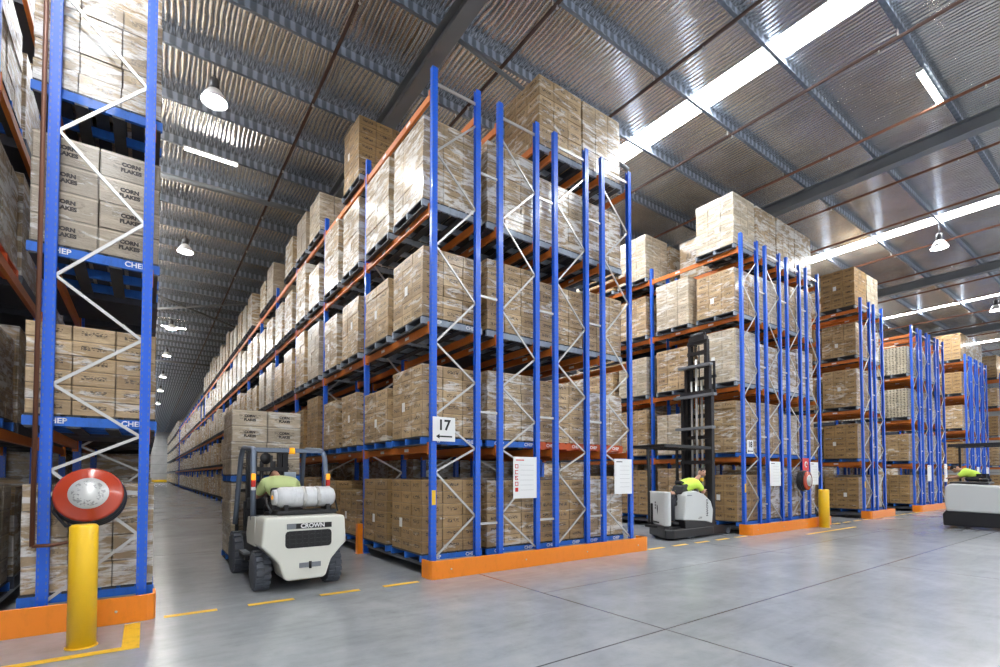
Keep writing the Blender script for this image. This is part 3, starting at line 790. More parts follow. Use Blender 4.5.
def batten(x0, y0, x1, y1, label, z=10.74):
    t = thing('ceiling_light', label, 'ceiling light', ((x0+x1)/2, (y0+y1)/2, z), math.atan2(y1-y0, x1-x0), 'fluorescent battens on the purlins'); L = math.hypot(x1-x0, y1-y0)
    ob('tray', MB().box((0, 0, 0), (L, .13, .05)).mesh('tray', 'white'), t)
    for sy in (-.035, .035): ob('tube', MB().tube([(-L/2+.03, sy, -.04), (L/2-.03, sy, -.04)], .019, 10).mesh('tube', 'tube'), t)
    for sx in (-1, 1): ob('end_cap', MB().box((sx*(L/2-.015), 0, -.03), (.03, .13, .05)).mesh('end_cap', 'white'), t)
batten(.7, 16.02, 2.05, 16.02, 'fluorescent batten over the forklift aisle, behind the first hanging lamp')
batten(.6, 36.15, 1.9, 36.15, 'fluorescent batten far down the forklift aisle')
batten(13.95, 3.32, 15.6, 3.32, 'fluorescent batten at upper right beside the skylight')
#__VEHICLES__
# ------------------------------------------------------------------ people
def skinned(name, nodes, edges, mats, root=0, sub=1):
    me = bpy.data.meshes.new(name); me.from_pydata([n[0] for n in nodes], edges, [])
    o = bpy.data.objects.new(name, me); COL.objects.link(o)
    md = o.modifiers.new('Skin', 'SKIN'); md.use_smooth_shade = True
    if not me.skin_vertices: me.attributes
    lay = me.skin_vertices[0].data
    for i, n in enumerate(nodes):
        r = n[1]; lay[i].radius = r if isinstance(r, tuple) else (r, r); lay[i].use_root = (i == root)
    sb = o.modifiers.new('Sub', 'SUBSURF'); sb.levels = sub; sb.render_levels = sub
    dg = bpy.context.evaluated_depsgraph_get(); out = bpy.data.meshes.new_from_object(o.evaluated_get(dg))
    bpy.data.objects.remove(o); bpy.data.meshes.remove(me)
    out.materials.clear()
    for m in mats: out.materials.append(M[m])
    for p in out.polygons: p.use_smooth = True
    return out
def person(label, J, loc, rz, vest='hivis', cap=None, cat='person', group=None):
    V = {k: Vector(v) for k, v in J.items()}
    nodes, idx, edges = [], {}, []
    def N(k, p, r, par=None):
        idx[k] = len(nodes); nodes.append((tuple(p), r))
        if par is not None: edges.append((idx[par], idx[k]))
    def mid(a, b, t=.5): return V[a].lerp(V[b], t)
    N('pelvis', V['pelvis'], (.115, .1)); N('waist', mid('pelvis', 'chest'), (.1, .09), 'pelvis'); N('chest', V['chest'], (.1, .085), 'waist')
    N('neck', V['neck'], .055, 'chest'); N('headbase', mid('neck', 'head', .5), .06, 'neck')
    for s in 'LR':
        N('sh'+s, V['sh'+s], .052, 'chest'); N('el'+s, V['el'+s], .045, 'sh'+s); N('wr'+s, V['wr'+s], .031, 'el'+s)
        d = (V['wr'+s]-V['el'+s]).normalized(); side = d.cross(Vector((0, 0, 1)))
        side = side.normalized() if side.length > .1 else Vector((1, 0, 0))
        nrm = side.cross(d)
        pc = V['wr'+s] + d*.05; N('pm'+s, pc, (.038, .022), 'wr'+s)
        for f, (o, L) in enumerate(((-.03, .065), (-.011, .078), (.01, .073), (.029, .058))):
            k1 = pc + d*.035 + side*o; N('k%d%s' % (f, s), k1, .0095, 'pm'+s)
            k2 = k1 + d*L*.5 - nrm*L*.15; N('m%d%s' % (f, s), k2, .009, 'k%d%s' % (f, s))
            N('t%d%s' % (f, s), k2 + d*L*.3 - nrm*L*.4, .0078, 'm%d%s' % (f, s))
        sg = 1 if s == 'L' else -1
        t1 = pc + side*sg*-.045; N('h1'+s, t1, .0105, 'pm'+s); N('h2'+s, t1 + d*.04 - nrm*.015, .009, 'h1'+s)
        N('hip'+s, V['hip'+s], .088, 'pelvis'); N('kn'+s, V['kn'+s], .062, 'hip'+s); N('an'+s, V['an'+s], .042, 'kn'+s); N('to'+s, V['to'+s], .036, 'an'+s)
    body = skinned('person', nodes, edges, ['skin'])
    o = ob('person', body, None, loc, (0, 0, rz)); tag(o, label, cat, group)
    # head with face, joined into the same body mesh
    bm = bmesh.new(); bm.from_mesh(body)
    up = (V['head']-V['neck']).normalized(); fw = V['face'].normalized(); fw = (fw - up*fw.dot(up)).normalized(); rt = fw.cross(up)
    c = V['head']; B = Matrix((rt, fw, up)).transposed()
    g = bmesh.ops.create_uvsphere(bm, u_segments=20, v_segments=14, radius=1)
    for v in g['verts']:
        p = v.co.copy(); x, y, z = p.x*.074, p.y*.095, p.z*.118
        if z < -.02: x *= 1 - (-.02-z)*2.6; y = y*(1 - (-.02-z)*1.2) + (.012 if y > 0 else 0)
        if y > .05 and abs(x) < .022 and -.045 < z < .02: y += .022*(1-abs(x)/.022)*(1 - max(0, z)/.02)
        if y > .05 and .01 < z < .035 and .015 < abs(x) < .05: y -= .006
        v.co = c + B @ Vector((x, y, z))
    for sgn in (-1, 1):
        g = bmesh.ops.create_uvsphere(bm, u_segments=8, v_segments=6, radius=1)
        for v in g['verts']: v.co = c + B @ Vector((sgn*.075 + v.co.x*.012, -.005 + v.co.y*.02, v.co.z*.032))
    for f in bm.faces: f.smooth = True
    bm.to_mesh(body); bm.free()
    # face details, hair, clothing
    fb = MB()
    for sgn in (-1, 1): fb.lathe([(0, -.008), (.009, 0), (0, .008)], c + B @ Vector((sgn*.03, .082, .012)), 'z', 8)
    ob('eyes', fb.mesh('eyes', 'ink'), o)
    ob('mouth', MB().box(c + B @ Vector((0, .091, -.055)), (.04, .006, .008), B.to_euler()).mesh('mouth', 'sign_red'), o)
    hb = bmesh.new(); g = bmesh.ops.create_uvsphere(hb, u_segments=20, v_segments=12, radius=1); dl = []
    for v in g['verts']:
        p = v.co
        if p.z < -.35 or (p.y > .35 and p.z < .45): dl.append(v)
        v.co = c + B @ Vector((p.x*.083, p.y*.103-.006, p.z*.126+.004))
    bmesh.ops.delete(hb, geom=dl, context='VERTS')
    hm = bpy.data.meshes.new('hair'); hb.to_mesh(hm); hb.free(); hm.materials.append(M[cap or 'hair'])
    for p in hm.polygons: p.use_smooth = True
    ob('cap' if cap else 'hair', hm, o)
    nodes2, e2, ix = [], [], {}
    def Q(k, p, r, par=None):
        ix[k] = len(nodes2); nodes2.append((tuple(p), r))
        if par: e2.append((ix[par], ix[k]))
    Q('p', V['pelvis'].lerp(V['chest'], .1), (.165, .155)); Q('w', mid('pelvis', 'chest'), (.165, .155), 'p'); Q('c', V['chest'], (.195, .175), 'w'); Q('n', V['chest'].lerp(V['neck'], .7), .1, 'c')
    for s in 'LR':
        Q('s'+s, V['sh'+s], .108, 'c'); Q('e'+s, V['sh'+s].lerp(V['el'+s], .8), .072, 's'+s)
    ob('hivis_shirt', skinned('hivis_shirt', nodes2, e2, [vest]), o)
    nodes2, e2, ix = [], [], {}
    Q('p', V['pelvis'], (.15, .138))
    for s in 'LR':
        Q('h'+s, V['hip'+s], .103, 'p'); Q('k'+s, V['kn'+s], .078, 'h'+s); Q('a'+s, V['an'+s].lerp(V['kn'+s], .02), .062, 'k'+s)
    ob('trousers', skinned('trousers', nodes2, e2, ['trousers']), o)
    for s in 'LR':
        ob('boot', skinned('boot', [(tuple(V['an'+s] + Vector((0, 0, .04))), .072), (tuple(V['an'+s] - Vector((0, 0, .02))), .074), (tuple(V['to'+s] + (V['to'+s]-V['an'+s])*.3), .066)], [(0, 1), (1, 2)], ['black']), o)
    return o
def sleeve_band(o, a, b, r): pass

# ------------------------------------------------------------------ counterbalance forklift
def wheel(name, parent, c, r, w, hub='black', lugs=True, tyre='rubber'):
    mb = MB(); prof = [(r*.55, -w/2), (r*.9, -w/2), (r, -w/2+.03), (r, w/2-.03), (r*.9, w/2), (r*.55, w/2)]
    mb.lathe(prof, (0, 0, 0), 'x', 36)
    if lugs:
        n = 18
        for i in range(n):
            for sx in (-1, 1):
                a = 2*PI*(i + (.5 if sx > 0 else 0))/n
                mb.box((sx*w*.24, (r+.004)*math.cos(a), (r+.004)*math.sin(a)), (w*.46, r*.2, .03), (a-PI/2, 0, 0))
    wl = ob(name, mb.mesh(name, tyre), parent, c)
    ob('rim', MB().lathe([(0, -w*.3), (r*.3, -w*.3), (r*.5, -w*.48), (r*.56, -w*.48), (r*.56, w*.48), (r*.5, w*.48), (r*.3, w*.3), (0, w*.3)], (0, 0, 0), 'x', 24).mesh('rim', hub), wl)
    ob('hub', MB().lathe([(0, -w*.42), (r*.14, -w*.42), (r*.16, -w*.28), (r*.16, w*.28), (r*.14, w*.42), (0, w*.42)], (0, 0, 0), 'x', 16).mesh('hub', 'galv'), wl)
    return wl
FK = thing('forklift', 'cream counterbalance forklift with a gas bottle, carrying cartons down the left aisle', 'forklift', (1.86, 7.85, 0), math.radians(1.5))
fk = FK
cw = MB()
cw.prism([(-.585, .66), (-.56, 1.03), (-.53, 1.06), (.53, 1.06), (.56, 1.03), (.585, .66), (.5, .58), (.36, .42), (.29, .2), (.24, .165), (-.24, .165), (-.29, .2), (-.36, .42), (-.5, .58)], -.5, .02, 'y', bev=.03)
ob('counterweight', cw.mesh('counterweight', 'cream'), fk)
ob('rear_side_panel', MB().prism([(.0, .62), (.55, .62), (.62, .75), (.5, 1.02), (.0, 1.05)], -.575, -.535, 'x', bev=.008).prism([(.0, .62), (.55, .62), (.62, .75), (.5, 1.02), (.0, 1.05)], .535, .575, 'x', bev=.008).mesh('rear_side_panel', 'cream'), fk)
gp = []
for cx, cz, a0 in ((.27, .82, 0), (-.27, .82, 90), (-.27, .68, 180), (.27, .68, 270)):
    gp += [(cx + .05*math.cos(math.radians(a0+a)), cz + .05*math.sin(math.radians(a0+a))) for a in (0, 30, 60, 90)]
g_ = MB().prism(gp, -.504, -.49, 'y').mesh('radiator_opening', 'ink')
gr = ob('radiator_opening', g_, fk, (.04, 0, -.01))
sl = MB()
for i in range(7): sl.box((-.26 + i*.087, -.506, .75), (.018, .006, .2))
for z in (.69, .75, .81): sl.box((0, -.506, z), (.6, .006, .012))
ob('grille', sl.mesh('grille', 'black'), gr)
bdg = ob('name_badge', MB().box((.05, -.503, .925), (.62, .012, .075), bev=.003).mesh('name_badge', 'ink'), fk)
ob('badge_panel', MB().box((-.2, -.511, .925), (.12, .003, .07)).mesh('badge_panel', 'gsteel'), bdg)
ob('lettering', text_mesh('CROWN', .085, .001, 'white', 'CENTER', .003), bdg, (.09, -.512, .925), FRONT)
ob('tow_slot', MB().box((.06, -.503, .37), (.3, .01, .07), bev=.004).mesh('tow_slot', 'gsteel'), fk)
ob('tow_pin', MB().tube([(.06, -.51, .32), (.06, -.51, .42)], .02, 8).mesh('tow_pin', 'black'), fk)
ch = MB().box((0, .85, .47), (.96, 1.75, .42), bev=.02).box((0, .7, .82), (.8, 1.0, .34), bev=.03).box((-.5, .95, .36), (.14, .5, .06)).box((.5, .95, .36), (.14, .5, .06)).box((0, 1.55, .95), (.9, .12, .5))
ob('chassis', ch.mesh('chassis', 'black'), fk)
ob('step', MB().box((-.52, 1.0, .42), (.12, .4, .03)).box((.52, 1.0, .42), (.12, .4, .03)).mesh('step', 'gsteel'), fk)
for sx in (-1, 1): wheel('rear_wheel', fk, (sx*.5, 0, .275), .268, .2)
for sx in (-1, 1): wheel('front_wheel', fk, (sx*.5, 1.66, .34), .335, .23)
# gas bottle lying across the counterweight
tk = ob('gas_bottle', MB().lathe([(0, -.44), (.07, -.435), (.12, -.41), (.15, -.35), (.153, -.3), (.153, .3), (.15, .35), (.12, .41), (.07, .435), (0, .44)], (.1, -.08, 1.32), 'x', 32).mesh('gas_bottle', 'tank'), fk)
ob('collar', MB().lathe([(.105, -.46), (.11, -.46), (.115, -.4), (.11, -.4)], (.1, -.08, 1.32), 'x', 24).mesh('collar', 'tank'), tk)
ob('valve', MB().lathe([(.03, -.47), (.035, -.42)], (.1, -.08, 1.32), 'x', 10).mesh('valve', 'amber'), tk)
for x in (-.04, .16): ob('strap', MB().lathe([(.155, x-.022), (.162, x-.02), (.162, x+.02), (.155, x+.022)], (.1, -.08, 1.32), 'x', 32).box((x+.1, -.24, 1.32), (.05, .03, .09)).mesh('strap', 'galv'), tk)
ob('bottle_cradle', MB().box((.1, -.08, 1.1), (.86, .3, .06), bev=.01).box((-.2, -.08, 1.16), (.05, .28, .1)).box((.4, -.08, 1.16), (.05, .28, .1)).tube([(-.4, -.2, 1.12), (-.43, -.1, 1.2), (-.42, .1, 1.35), (-.3, .2, 1.3)], .018, 8).tube([(.55, -.2, 1.1), (.55, -.05, 1.3), (.55, .05, 1.3), (.55, .15, 1.1)], .012, 8).mesh('bottle_cradle', 'black'), fk)
# overhead guard
og = MB()
rp = lambda sx: [(sx*.54, .3, .98), (sx*.54, .33, 1.5), (sx*.535, .38, 1.9), (sx*.52, .43, 2.0), (sx*.51, .53, 2.05), (sx*.5, 1.3, 2.1), (sx*.5, 1.42, 2.07), (sx*.51, 1.52, 1.95), (sx*.53, 1.8, .95), (sx*.54, 1.83, .8)]
pst = None
for sx in (-1, 1): 
    ob('guard_post', MB().tube(rp(sx), .04, 10).mesh('guard_post', 'guardsteel'), fk)
ob('guard_roof', MB().bar((-.52, .44, 2.03), (.52, .44, 2.03), .07, .05).bar((-.5, 1.38, 2.09), (.5, 1.38, 2.09), .06, .05).bar((-.3, .44, 2.035), (-.3, 1.38, 2.085), .03, .04).bar((-.1, .44, 2.035), (-.1, 1.38, 2.085), .03, .04).bar((.1, .44, 2.035), (.1, 1.38, 2.085), .03, .04).bar((.3, .44, 2.035), (.3, 1.38, 2.085), .03, .04).mesh('guard_roof', 'guardsteel'), fk)
bc = ob('beacon', MB().lathe([(.0, .1), (.035, .095), (.045, .06), (.045, .0)], (.03, .42, 1.98), 'z', 16).mesh('beacon', 'amber'), fk)
for sx in (-1, 1):
    tl = ob('tail_light', MB().box((sx*.55, .27, 1.62), (.06, .05, .1), bev=.01).mesh('tail_light', 'amber'), fk)
    ob('brake_lens', MB().box((sx*.55, .27, 1.52), (.06, .05, .1), bev=.01).mesh('brake_lens', 'redlens'), tl)
    ob('reverse_lens', MB().box((sx*.55, .27, 1.445), (.06, .05, .05), bev=.01).mesh('reverse_lens', 'white'), tl)
ob('mirror', MB().lathe([(0, 0), (.085, .005), (.09, .02), (0, .035)], (-.36, .42, 1.9), 'z', 20, (PI/2, 0, .3)).bar((-.27, .42, 1.95), (-.27, .42, 1.75), .03, .03).mesh('mirror', 'black'), fk)
st = ob('seat', MB().box((-.02, .72, 1.0), (.5, .46, .12), bev=.04).box((-.02, .5, 1.24), (.48, .1, .42), (-.12, 0, 0), bev=.04).mesh('seat', 'black'), fk)
ob('steering_column', MB().bar((-.05, 1.42, .9), (-.05, 1.22, 1.28), .07, .07).tube([(-.05+.16*math.cos(a*PI/10), 1.2+.16*.8*math.sin(a*PI/10), 1.3+.16*.55*math.sin(a*PI/10)) for a in range(20)], .014, 8, True).mesh('steering_column', 'black'), fk)
ob('screen', MB().box((.25, 1.4, 1.62), (.2, .03, .16), bev=.01).mesh('screen', 'glass'), fk)
ob('dashboard', MB().box((0, 1.5, 1.15), (.86, .1, .22), bev=.03).box((.25, 1.45, 1.45), (.03, .03, .4)).mesh('dashboard', 'black'), fk)
ms = MB()
for sx in (-1, 1): ms.box((sx*.3, 1.98, 1.1), (.09, .12, 2.05)).box((sx*.21, 2.0, 1.08), (.07, .1, 1.98))
for z in (.3, 1.02, 1.75, 2.09): ms.box((0, 1.94, z), (.6, .05, .08))
ms.tube([(-.1, 1.95, .3), (-.1, 1.95, 1.9)], .035, 10).tube([(.1, 1.95, .3), (.1, 1.95, 1.9)], .035, 10)
ob('mast', ms.mesh('mast', 'mastpaint'), fk)
cg = MB()
for z in (.18, .55): cg.box((0, 2.08, z), (1.0, .06, .09))
for sx in (-1, 1): cg.box((sx*.47, 2.08, .75), (.05, .05, 1.25))
for x in (-.28, -.1, .1, .28): cg.box((x, 2.08, .95), (.03, .04, .8))
cg.box((0, 2.08, 1.37), (1.0, .05, .05))
ob('load_carriage', cg.mesh('load_carriage', 'black'), fk)
for sx in (-1, 1): ob('fork', MB().box((sx*.25, 2.12, .33), (.11, .04, .6)).box((sx*.25, 2.66, .085), (.11, 1.06, .032)).mesh('fork', 'mastpaint'), fk)
# its load: two wrapped pallets, one on the other
pallet(1.86, 10.74, .02, 'blue pallet on the forks of the cream forklift, near the floor', 'palletblue', True, False, 'pallets carried by the forklift')
stack(1.86, 10.74, .172, 1.2, 1.17, 1.33, 2, 2, 4, 'pale', 'lower carton stack on the forks of the cream forklift', True, 3, 'carton stacks carried by the forklift', False)
pallet(1.86, 10.74, 1.505, 'blue pallet between the two stacks carried by the cream forklift', 'palletblue', True, False, 'pallets carried by the forklift')
stack(1.86, 10.74, 1.657, 1.2, 1.17, 1.2, 2, 2, 4, 'pale', 'upper carton stack on the cream forklift, printed CORN FLAKES', True, 4, 'carton stacks carried by the forklift', False, printed=(('CORN', .62), ('FLAKES', .38)))
person('forklift driver in a pale hi-vis shirt, hunched forward, seen from behind', dict(
    pelvis=(-.03, .66, 1.13), chest=(-.04, .82, 1.5), neck=(-.05, 1.02, 1.6), head=(-.05, 1.17, 1.63), face=(.1, 1, -.9), shL=(-.27, .86, 1.5), shR=(.19, .86, 1.5), elL=(-.36, 1.05, 1.28), elR=(.29, 1.05, 1.3), wrL=(-.17, 1.2, 1.36), wrR=(.05, 1.2, 1.36),
    hipL=(-.13, .7, 1.1), hipR=(.08, .7, 1.1), knL=(-.16, 1.12, 1.14), knR=(.1, 1.12, 1.14), anL=(-.17, 1.24, .78), anR=(.12, 1.24, .78), toL=(-.18, 1.38, .74), toR=(.13, 1.38, .74)), (1.86, 7.85, 0), math.radians(1.5), 'hivispale')

# ------------------------------------------------------------------ reach truck working into the rack on the right
def side_poly(p): return p
RT = thing('reach_truck', 'silver and black reach truck with a tall mast between the racks', 'reach truck', (11.2, 8.05, 0), 0)
rt = RT
# local: +x towards the forks, -y faces the camera
base = MB().prism([(-.66, -.42), (-.5, -.56), (1.25, -.56), (1.32, -.5), (1.32, .5), (1.25, .56), (.15, .56), (-.1, .5), (-.6, -.3)], .05, .28, 'z', bev=.03)
ob('chassis', base.mesh('chassis', 'black'), rt)
ob('skirt', MB().prism([(.0, .27), (1.25, .27), (1.2, .5), (.7, .56), (-.02, .5)], -.55, .55, 'y', bev=.02).mesh('skirt', 'black'), rt)
pn = [(-.1, .5), (.3, .47), (.9, .42), (1.18, .36), (1.22, .72), (1.12, .95), (.8, 1.14), (.4, 1.24), (.08, 1.2), (.02, 1.12)]
sp = ob('power_unit_cover', MB().prism(pn, -.575, -.2, 'y', bev=.03).mesh('power_unit_cover', 'silver'), rt)
ob('power_unit_core', MB().prism([(.0, .5), (1.1, .5), (1.1, .95), (.4, 1.18), (.05, 1.15)], -.2, .5, 'y', bev=.03).mesh('power_unit_core', 'black'), rt)
cm = text_mesh('CROWN', .115, .001, 'ink', 'CENTER', .003)
ob('lettering', cm, sp, (.92, -.5775, .78), (PI/2, PI/2, 0))
ob('model_mark', MB().box((.0, 0, 0), (.16, .002, .014)).box((.03, 0, .025), (.1, .002, .012)).mesh('model_mark', 'ink'), sp, (.6, -.577, .52))
ob('maker_plate', MB().box((0, 0, 0), (.2, .003, .022)).mesh('maker_plate', 'gsteel'), sp, (.14, -.577, 1.12))
bk = ob('rear_cover', MB().prism([(-.63, -.36), (-.57, -.46), (-.46, -.46), (-.02, .45), (-.1, .5)], .36, 1.22, 'z', bev=.035).mesh('rear_cover', 'silver'), rt)
an = math.atan2(.86, .53)
ob('lettering', MB().box((0, 0, .0), (.06, .003, .05)).box((0, 0, .07), (.06, .003, .05)).box((0, 0, -.07), (.06, .003, .05)).mesh('lettering', 'ink'), bk, (-.372, .09, .86), (0, 0, an+PI))
ob('caution_strip', MB().box((0, 0, 0), (.5, .003, .035)).mesh('caution_strip', 'ink'), bk, (-.372, .09, .43), (0, 0, an+PI))
ob('rear_bumper', MB().prism([(-.63, -.36), (-.57, -.46), (-.46, -.46), (-.02, .45), (-.1, .5)], .27, .36, 'z', bev=.01).mesh('rear_bumper', 'black'), rt)
ob('compartment_floor', MB().box((-.15, 0, .3), (.5, .8, .06)).mesh('compartment_floor', 'black'), rt)
ob('compartment_wall', MB().box((.1, .44, .75), (.5, .16, .9), bev=.03).box((-.1, .2, .6), (.3, .3, .6), bev=.03).mesh('compartment_wall', 'black'), rt)
ob('seat', MB().box((-.02, -.1, .9), (.36, .46, .12), bev=.04).box((-.2, -.05, 1.06), (.1, .46, .3), (0, -.25, 0), bev=.04).mesh('seat', 'black'), rt)
ob('backrest_pad', MB().prism([(.0, 1.15), (.6, 1.12), (.55, 1.3), (.35, 1.42), (.1, 1.36)], -.42, -.1, 'y', bev=.04).mesh('backrest_pad', 'black'), rt)
ob('controls', MB().box((.3, -.2, 1.42), (.22, .2, .1), (0, .3, 0), bev=.02).tube([(.42, -.3, 1.3), (.44, -.3, 1.5)], .018, 8).tube([(.75, -.5, 1.1), (.8, -.5, 1.5)], .02, 8).mesh('controls', 'black'), rt)
ob('work_light', MB().box((.82, -.5, 1.52), (.07, .06, .1), bev=.01).mesh('work_light', 'yellow'), rt)
for x, y, r in ((.35, -.5, .12), (.18, -.5, .1), (-.1, .3, .1)): wheel('caster', rt, (0, 0, 0), r, .08, 'galv', False).matrix_local = Matrix.Translation((x, y, r+.005)) @ Matrix.Rotation(PI/2, 4, 'Z')
for sy in (-1, 1):
    lg = ob('outrigger', MB().prism([(1.2, .04), (2.1, .04), (2.2, .1), (2.18, .22), (1.9, .26), (1.2, .3)], sy*.44-.07, sy*.44+.07, 'y', bev=.015).mesh('outrigger', 'black'), rt)
    ob('load_wheel', MB().lathe([(0, -.05), (.09, -.05), (.09, .05), (0, .05)], (2.05, sy*.44, .092), 'x', 18, (0, 0, PI/2)).mesh('load_wheel', 'rubber') if False else MB().tube([(2.05, sy*.44-.075, .09), (2.05, sy*.44+.075, .09)], .086, 18).mesh('load_wheel', 'rubber'), lg)
# mast, three nested stages
MX = 1.42
def stage(name, hw, z0, z1, dx, w=.09, ties=()):
    mb = MB()
    for sy in (-1, 1):
        mb.box((MX+dx, sy*hw, (z0+z1)/2), (.13, w*.35, z1-z0)).box((MX+dx-.055, sy*(hw-.03), (z0+z1)/2), (.025, w, z1-z0)).box((MX+dx+.055, sy*(hw-.03), (z0+z1)/2), (.025, w, z1-z0))
    for z in ties: mb.box((MX+dx-.02, 0, z), (.12, hw*2+.06, .1))
    return ob(name, mb.mesh(name, 'mastpaint'), rt)
stage('outer_mast', .46, .15, 4.0, 0, ties=(.5, 2.0, 3.95))
stage('middle_mast', .37, .6, 4.75, .05, ties=(.8, 2.7, 4.7))
stage('inner_mast', .28, 1.2, 5.45, .1, ties=(1.3, 3.3, 5.1, 5.4))
hd = MB()
for z, w_, dx in ((2.95, 1.15, -.12), (3.85, 1.25, -.12), (4.7, 1.0, -.08)): hd.box((MX+dx, 0, z), (.16, w_, .07))
ob('cross_head', hd.mesh('cross_head', 'gsteel'), rt)
ob('lift_cylinder', MB().tube([(MX-.02, .0, .5), (MX-.02, 0, 4.9)], .035, 10).tube([(MX, -.15, .5), (MX, -.15, 4.3)], .03, 10).tube([(MX, .16, .5), (MX, .16, 4.3)], .03, 10).mesh('lift_cylinder', 'galv'), rt)
ob('lift_chain', MB().box((MX+.03, -.06, 3), (.02, .03, 4.6)).box((MX+.03, .06, 3), (.02, .03, 4.6)).mesh('lift_chain', 'black'), rt)
ob('mast_top', MB().box((MX+.1, 0, 5.5), (.2, .5, .12)).tube([(MX+.1, -.2, 5.6), (MX+.1, .2, 5.6)], .09, 14).box((MX+.08, -.2, 5.6), (.05, .06, .2)).box((MX+.08, .2, 5.58), (.05, .06, .2)).mesh('mast_top', 'black'), rt)
og = MB()
for x in (-.55, -.2, .15, .5, .85): og.bar((x, -.5, 2.38), (x, .55, 2.38), .035, .04)
og.box((.2, -.52, 2.38), (2.0, .05, .07)).box((.2, .56, 2.38), (2.0, .05, .07)).box((-.8, .02, 2.38), (.05, 1.1, .07)).box((1.2, .02, 2.38), (.05, 1.1, .07))
ob('guard_roof', og.mesh('guard_roof', 'black'), rt)
for x, y in ((1.2, .5),): ob('guard_post', MB().bar((x, y, 1.0 if x < 0 else .5), (x*.98, y, 2.38), .06, .06).mesh('guard_post', 'black'), rt)
ob('guard_post', MB().bar((-.02, .5, .3), (-.1, .52, 2.36), .06, .07).mesh('guard_post', 'black'), rt)
cr = MB()
for z in (3.98, 4.4): cr.box((MX+.22, 0, z), (.06, .9, .08))
for sy in (-1, 1): cr.box((MX+.22, sy*.4, 4.35), (.05, .05, .95))
cr.box((MX+.2, 0, 4.8), (.05, .85, .05))
ob('fork_carriage', cr.mesh('fork_carriage', 'black'), rt)
for sy in (-1, 1): ob('fork', MB().box((MX+.27, sy*.28, 4.05), (.04, .1, .3)).box((MX+.35, sy*.28, 3.93), (.2, .1, .03)).mesh('fork', 'mastpaint'), rt)
person('reach truck operator in a bright hi-vis shirt, leaning towards the mast', dict(
    pelvis=(.0, -.12, 1.1), chest=(.52, -.34, 1.42), neck=(.78, -.4, 1.56), head=(.95, -.42, 1.72), face=(1, -.6, .1), shL=(.56, -.1, 1.46), shR=(.6, -.54, 1.4), elL=(.8, -.02, 1.3), elR=(.7, -.62, 1.18), wrL=(1.0, -.14, 1.4), wrR=(.9, -.52, 1.24),
    hipL=(.0, .0, 1.04), hipR=(.02, -.22, 1.04), knL=(-.36, -.02, .9), knR=(-.3, -.36, .88), anL=(-.36, -.05, .44), anR=(-.3, -.38, .44), toL=(-.2, -.06, .4), toR=(-.15, -.4, .4)), (11.2, 8.05, 0), 0, 'hivis')

# ------------------------------------------------------------------ truck crossing at the right edge
TT = thing('pallet_truck', 'grey stand-on truck with louvred cover passing at the right edge', 'pallet truck', (20.95, 3.05, 0), 0)
tt = TT
cv = [(1.42, .52), (1.46, .9), (1.43, 1.3), (1.3, 1.38), (.7, 1.35), (-.2, 1.26), (-1.0, 1.16), (-1.25, 1.0), (-1.25, .46)]
cvo = ob('battery_cover', MB().prism(cv, -.55, .5, 'x', bev=.06).mesh('battery_cover', 'silver'), tt)
lv = MB()
for i in range(6): lv.box((-.553, -.15, 1.08 - i*.075), (.006, .55, .022), (.0, 0, 0))
ob('louvre', lv.mesh('louvre', 'gsteel'), cvo)
ob('chassis', MB().prism([(1.5, .06), (1.52, .42), (1.42, .56), (-1.3, .5), (-1.3, .06)], -.5, .48, 'x', bev=.04).mesh('chassis', 'black'), tt)
for y in (1.1, -.9): 
    wheel('drive_wheel', tt, (-.42, y, .125), .12, .12, 'gsteel', False)
    wheel('drive_wheel', tt, (.4, y, .125), .12, .12, 'gsteel', False)
ob('seat_deck', MB().box((-.03, .9, 1.4), (.8, .9, .08), bev=.03).mesh('seat_deck', 'black'), tt)
for x, y in ((-.45, -1.1), (.42, -1.1), (.42, 1.25)): ob('guard_post', MB().bar((x, y, 1.1 if y < 0 else 1.3), (x, y, 2.54), .06, .06).mesh('guard_post', 'black'), tt)
gb = MB().box((-.47, .0, 2.56), (.06, 2.7, .1)).box((.44, .0, 2.56), (.06, 2.7, .1))
for y in (-1.3, -.8, -.3, .2, .7, 1.3): gb.box((0, y, 2.56), (.9, .05, .06))
ob('guard_roof', gb.mesh('guard_roof', 'black'), tt)
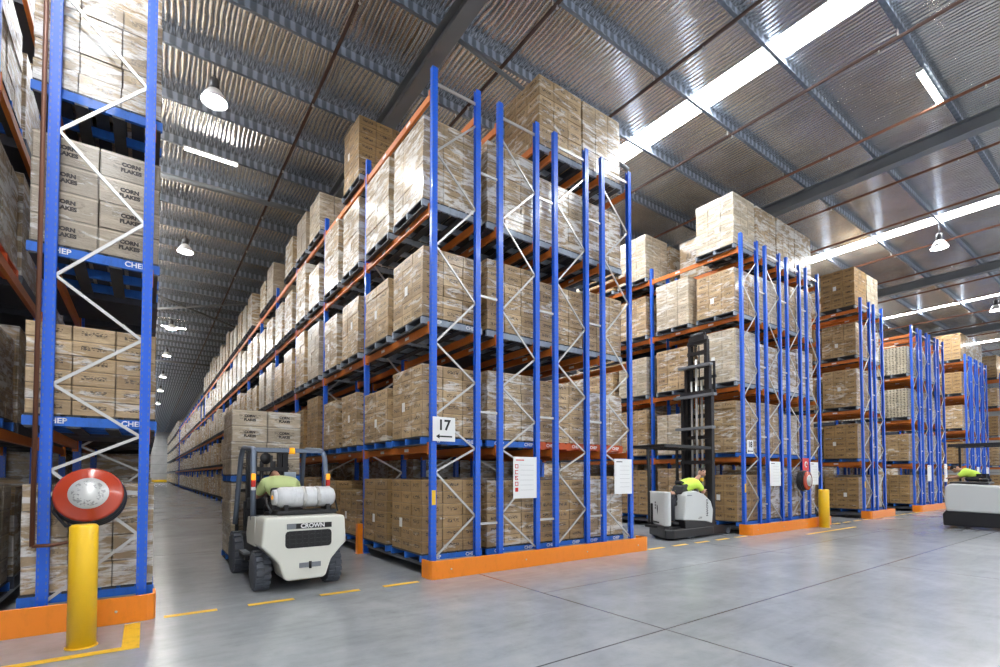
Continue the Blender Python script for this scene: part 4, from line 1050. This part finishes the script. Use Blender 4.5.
ob('console', MB().box((0, -.5, 1.4), (.7, .4, .4), bev=.05).tube([(-.16, 1.42, 1.5), (0, 1.4, 1.58), (.16, 1.42, 1.5)], .016, 8).mesh('console', 'black'), tt)
person('truck driver in a hi-vis shirt bent low over the controls at the right edge', dict(
    pelvis=(.0, .7, 1.52), chest=(-.02, .96, 1.73), neck=(-.03, 1.14, 1.8), head=(-.03, 1.28, 1.84), face=(0, 1, -.3), shL=(-.24, 1.0, 1.73), shR=(.2, 1.0, 1.73), elL=(-.34, 1.2, 1.57), elR=(.3, 1.2, 1.57), wrL=(-.15, 1.38, 1.56), wrR=(.15, 1.38, 1.56),
    hipL=(-.1, .64, 1.54), hipR=(.1, .64, 1.54), knL=(-.18, 1.02, 1.52), knR=(.18, 1.02, 1.52), anL=(-.2, .66, 1.5), anR=(.2, .66, 1.5), toL=(-.2, .52, 1.5), toR=(.2, .52, 1.5)), (20.95, 3.05, 0), 0, 'hivis')
#__VEH_END__

# ------------------------------------------------------------------ world, camera
w = bpy.data.worlds.new('World'); SC.world = w; w.use_nodes = True
bg = w.node_tree.nodes['Background']; bg.inputs[0].default_value = (.93, .96, 1, 1); bg.inputs[1].default_value = 1.0
cd = bpy.data.cameras.new('Camera'); cam = bpy.data.objects.new('Camera', cd); COL.objects.link(cam); SC.camera = cam
cam.location = (0, 0, 1.65)
cam.rotation_euler = Euler((PI/2 + math.radians(1.635), 0, -math.radians(35.65)), 'XYZ')
cd.sensor_fit = 'HORIZONTAL'; cd.sensor_width = 36; cd.lens = 493.94/1000*36; cd.shift_y = (460.72-333.5)/1000; cd.clip_end = 400; cd.clip_start = .05
SC.view_settings.view_transform = 'Standard'; SC.view_settings.look = 'None'; SC.view_settings.gamma = 1; SC.view_settings.exposure = .08
SC.view_settings.use_curve_mapping = False
SC.cycles.use_denoising = True
SC.cycles.max_bounces = 8; SC.cycles.diffuse_bounces = 4; SC.cycles.glossy_bounces = 4
SC.cycles.sample_clamp_indirect = 8
